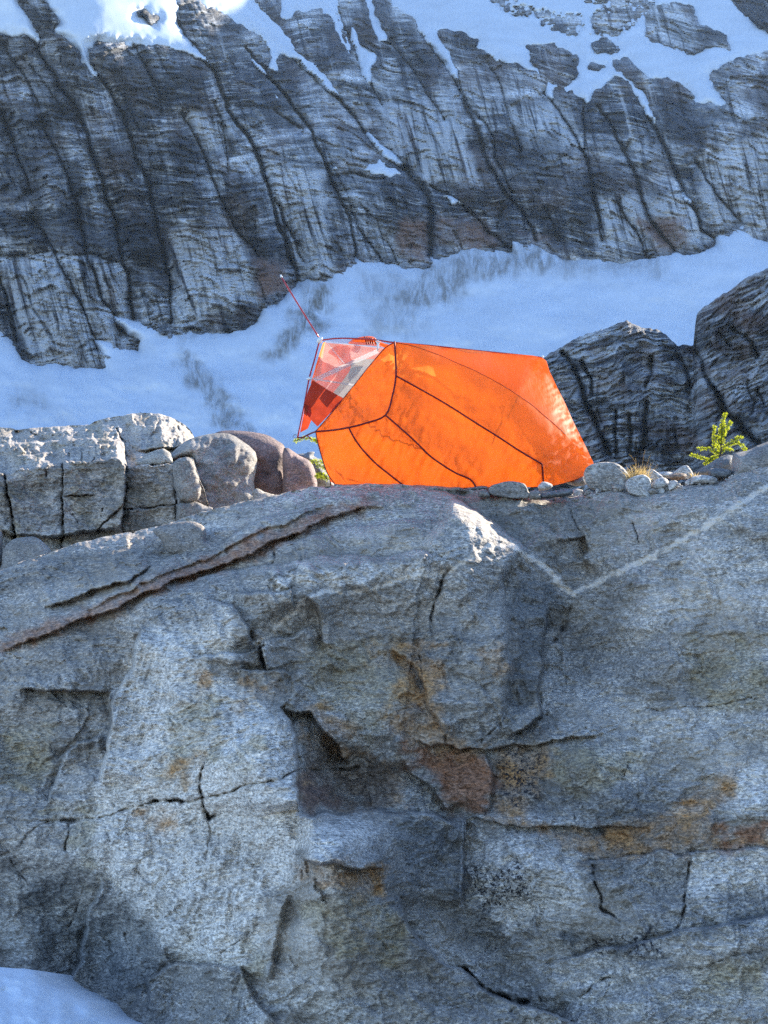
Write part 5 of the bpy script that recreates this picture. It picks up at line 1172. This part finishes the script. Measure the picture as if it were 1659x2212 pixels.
clip(513, 400, 11.40, .045, .05); clip(172, 567, 11.62, .02, 1.4)
tube("guy_loop", [T(115, 857, 11.45)+Vector((math.cos(a)*.016-.016, -.01, math.sin(a)*.014+.005)) for a in np.linspace(.3, 5.9, 14)], .0022, MAT['cord'], tent, 6)
tube("corner_strap", path([(206,830,11.12),(185,836,11.2),(160,848,11.3),(138,858,11.38),(114,858,11.44)], 3), .006, MAT['seam'], tent, 6)
tube("corner_strap", path([(160,848,11.3),(172,856,11.28),(182,866,11.27)], 3), .0045, MAT['seam'], tent, 6)
# the fly gathered over the pole at the top
fm, fb = stone_mesh("gathered_fly", c1([(366,394),(385,374),(420,362),(460,356),(492,360),(512,376),(545,392),(578,402),(560,416),(520,408),(470,402),(420,400)]), 11.78, .22, edge=.5, seed=61, rough=.09, spacing=3)
fo = link("gathered_fly", fm, MAT['canopy'], tent); fo.location = Vector(fb)-TB
for k, x in enumerate((452, 463, 474, 485, 500)):
    tube("fold", path([(x-4,360+k*2,11.66),(x,374+k*3,11.62),(x+6,398,11.64)], 3), .006, MAT['wallred'], fo, 6).location = TB-Vector(fb)

# cord and stitching inside that show as shadows through the floor sheet
for l in ([(378,640),(385,668),(440,730),(492,785),(520,800),(560,838),(640,868),(770,905)], [(1205,660),(1165,740),(1120,830),(1092,885)]):
    p = np.array(catmull(c1(l), 4)); tube("inner_cord", [Vector(a) for a in to_local(p[:, 0], p[:, 1], shell_Y(p[:, 0], p[:, 1])+.035)], .006, MAT['cord'], tent, 6)

# ================================================================ AIR
hb = bmesh.new(); bmesh.ops.create_cube(hb, size=1.0)
hz = [o for o in bpy.data.objects if o.type == 'MESH']
lo = np.array([1e9]*3); hi = -lo
for o in hz:
    if o.parent is None and o.get("kind") == "structure":
        n = len(o.data.vertices); c = np.empty(n*3, np.float32); o.data.vertices.foreach_get("co", c); c = c.reshape(-1, 3); lo = np.minimum(lo, c.min(0)); hi = np.maximum(hi, c.max(0))
lo -= 1; hi += 2
for v in hb.verts: v.co = [lo[i] if v.co[i] < 0 else hi[i] for i in range(3)]
hm = bpy.data.meshes.new("haze"); hb.to_mesh(hm)
t = NT("haze_air"); pv = t.n("ShaderNodeVolumePrincipled"); pv.inputs["Color"].default_value = (.58, .77, 1.0, 1); pv.inputs["Density"].default_value = .00009; pv.inputs["Anisotropy"].default_value = 0.2
t.l(pv.outputs[0], t.out.inputs["Volume"])
ho_ = link("haze", hm, t.m, None, False); ho_["kind"] = "stuff"; tag(ho_, "thin blue haze in the air of the whole valley", "haze")
print("HAZE", lo, hi)
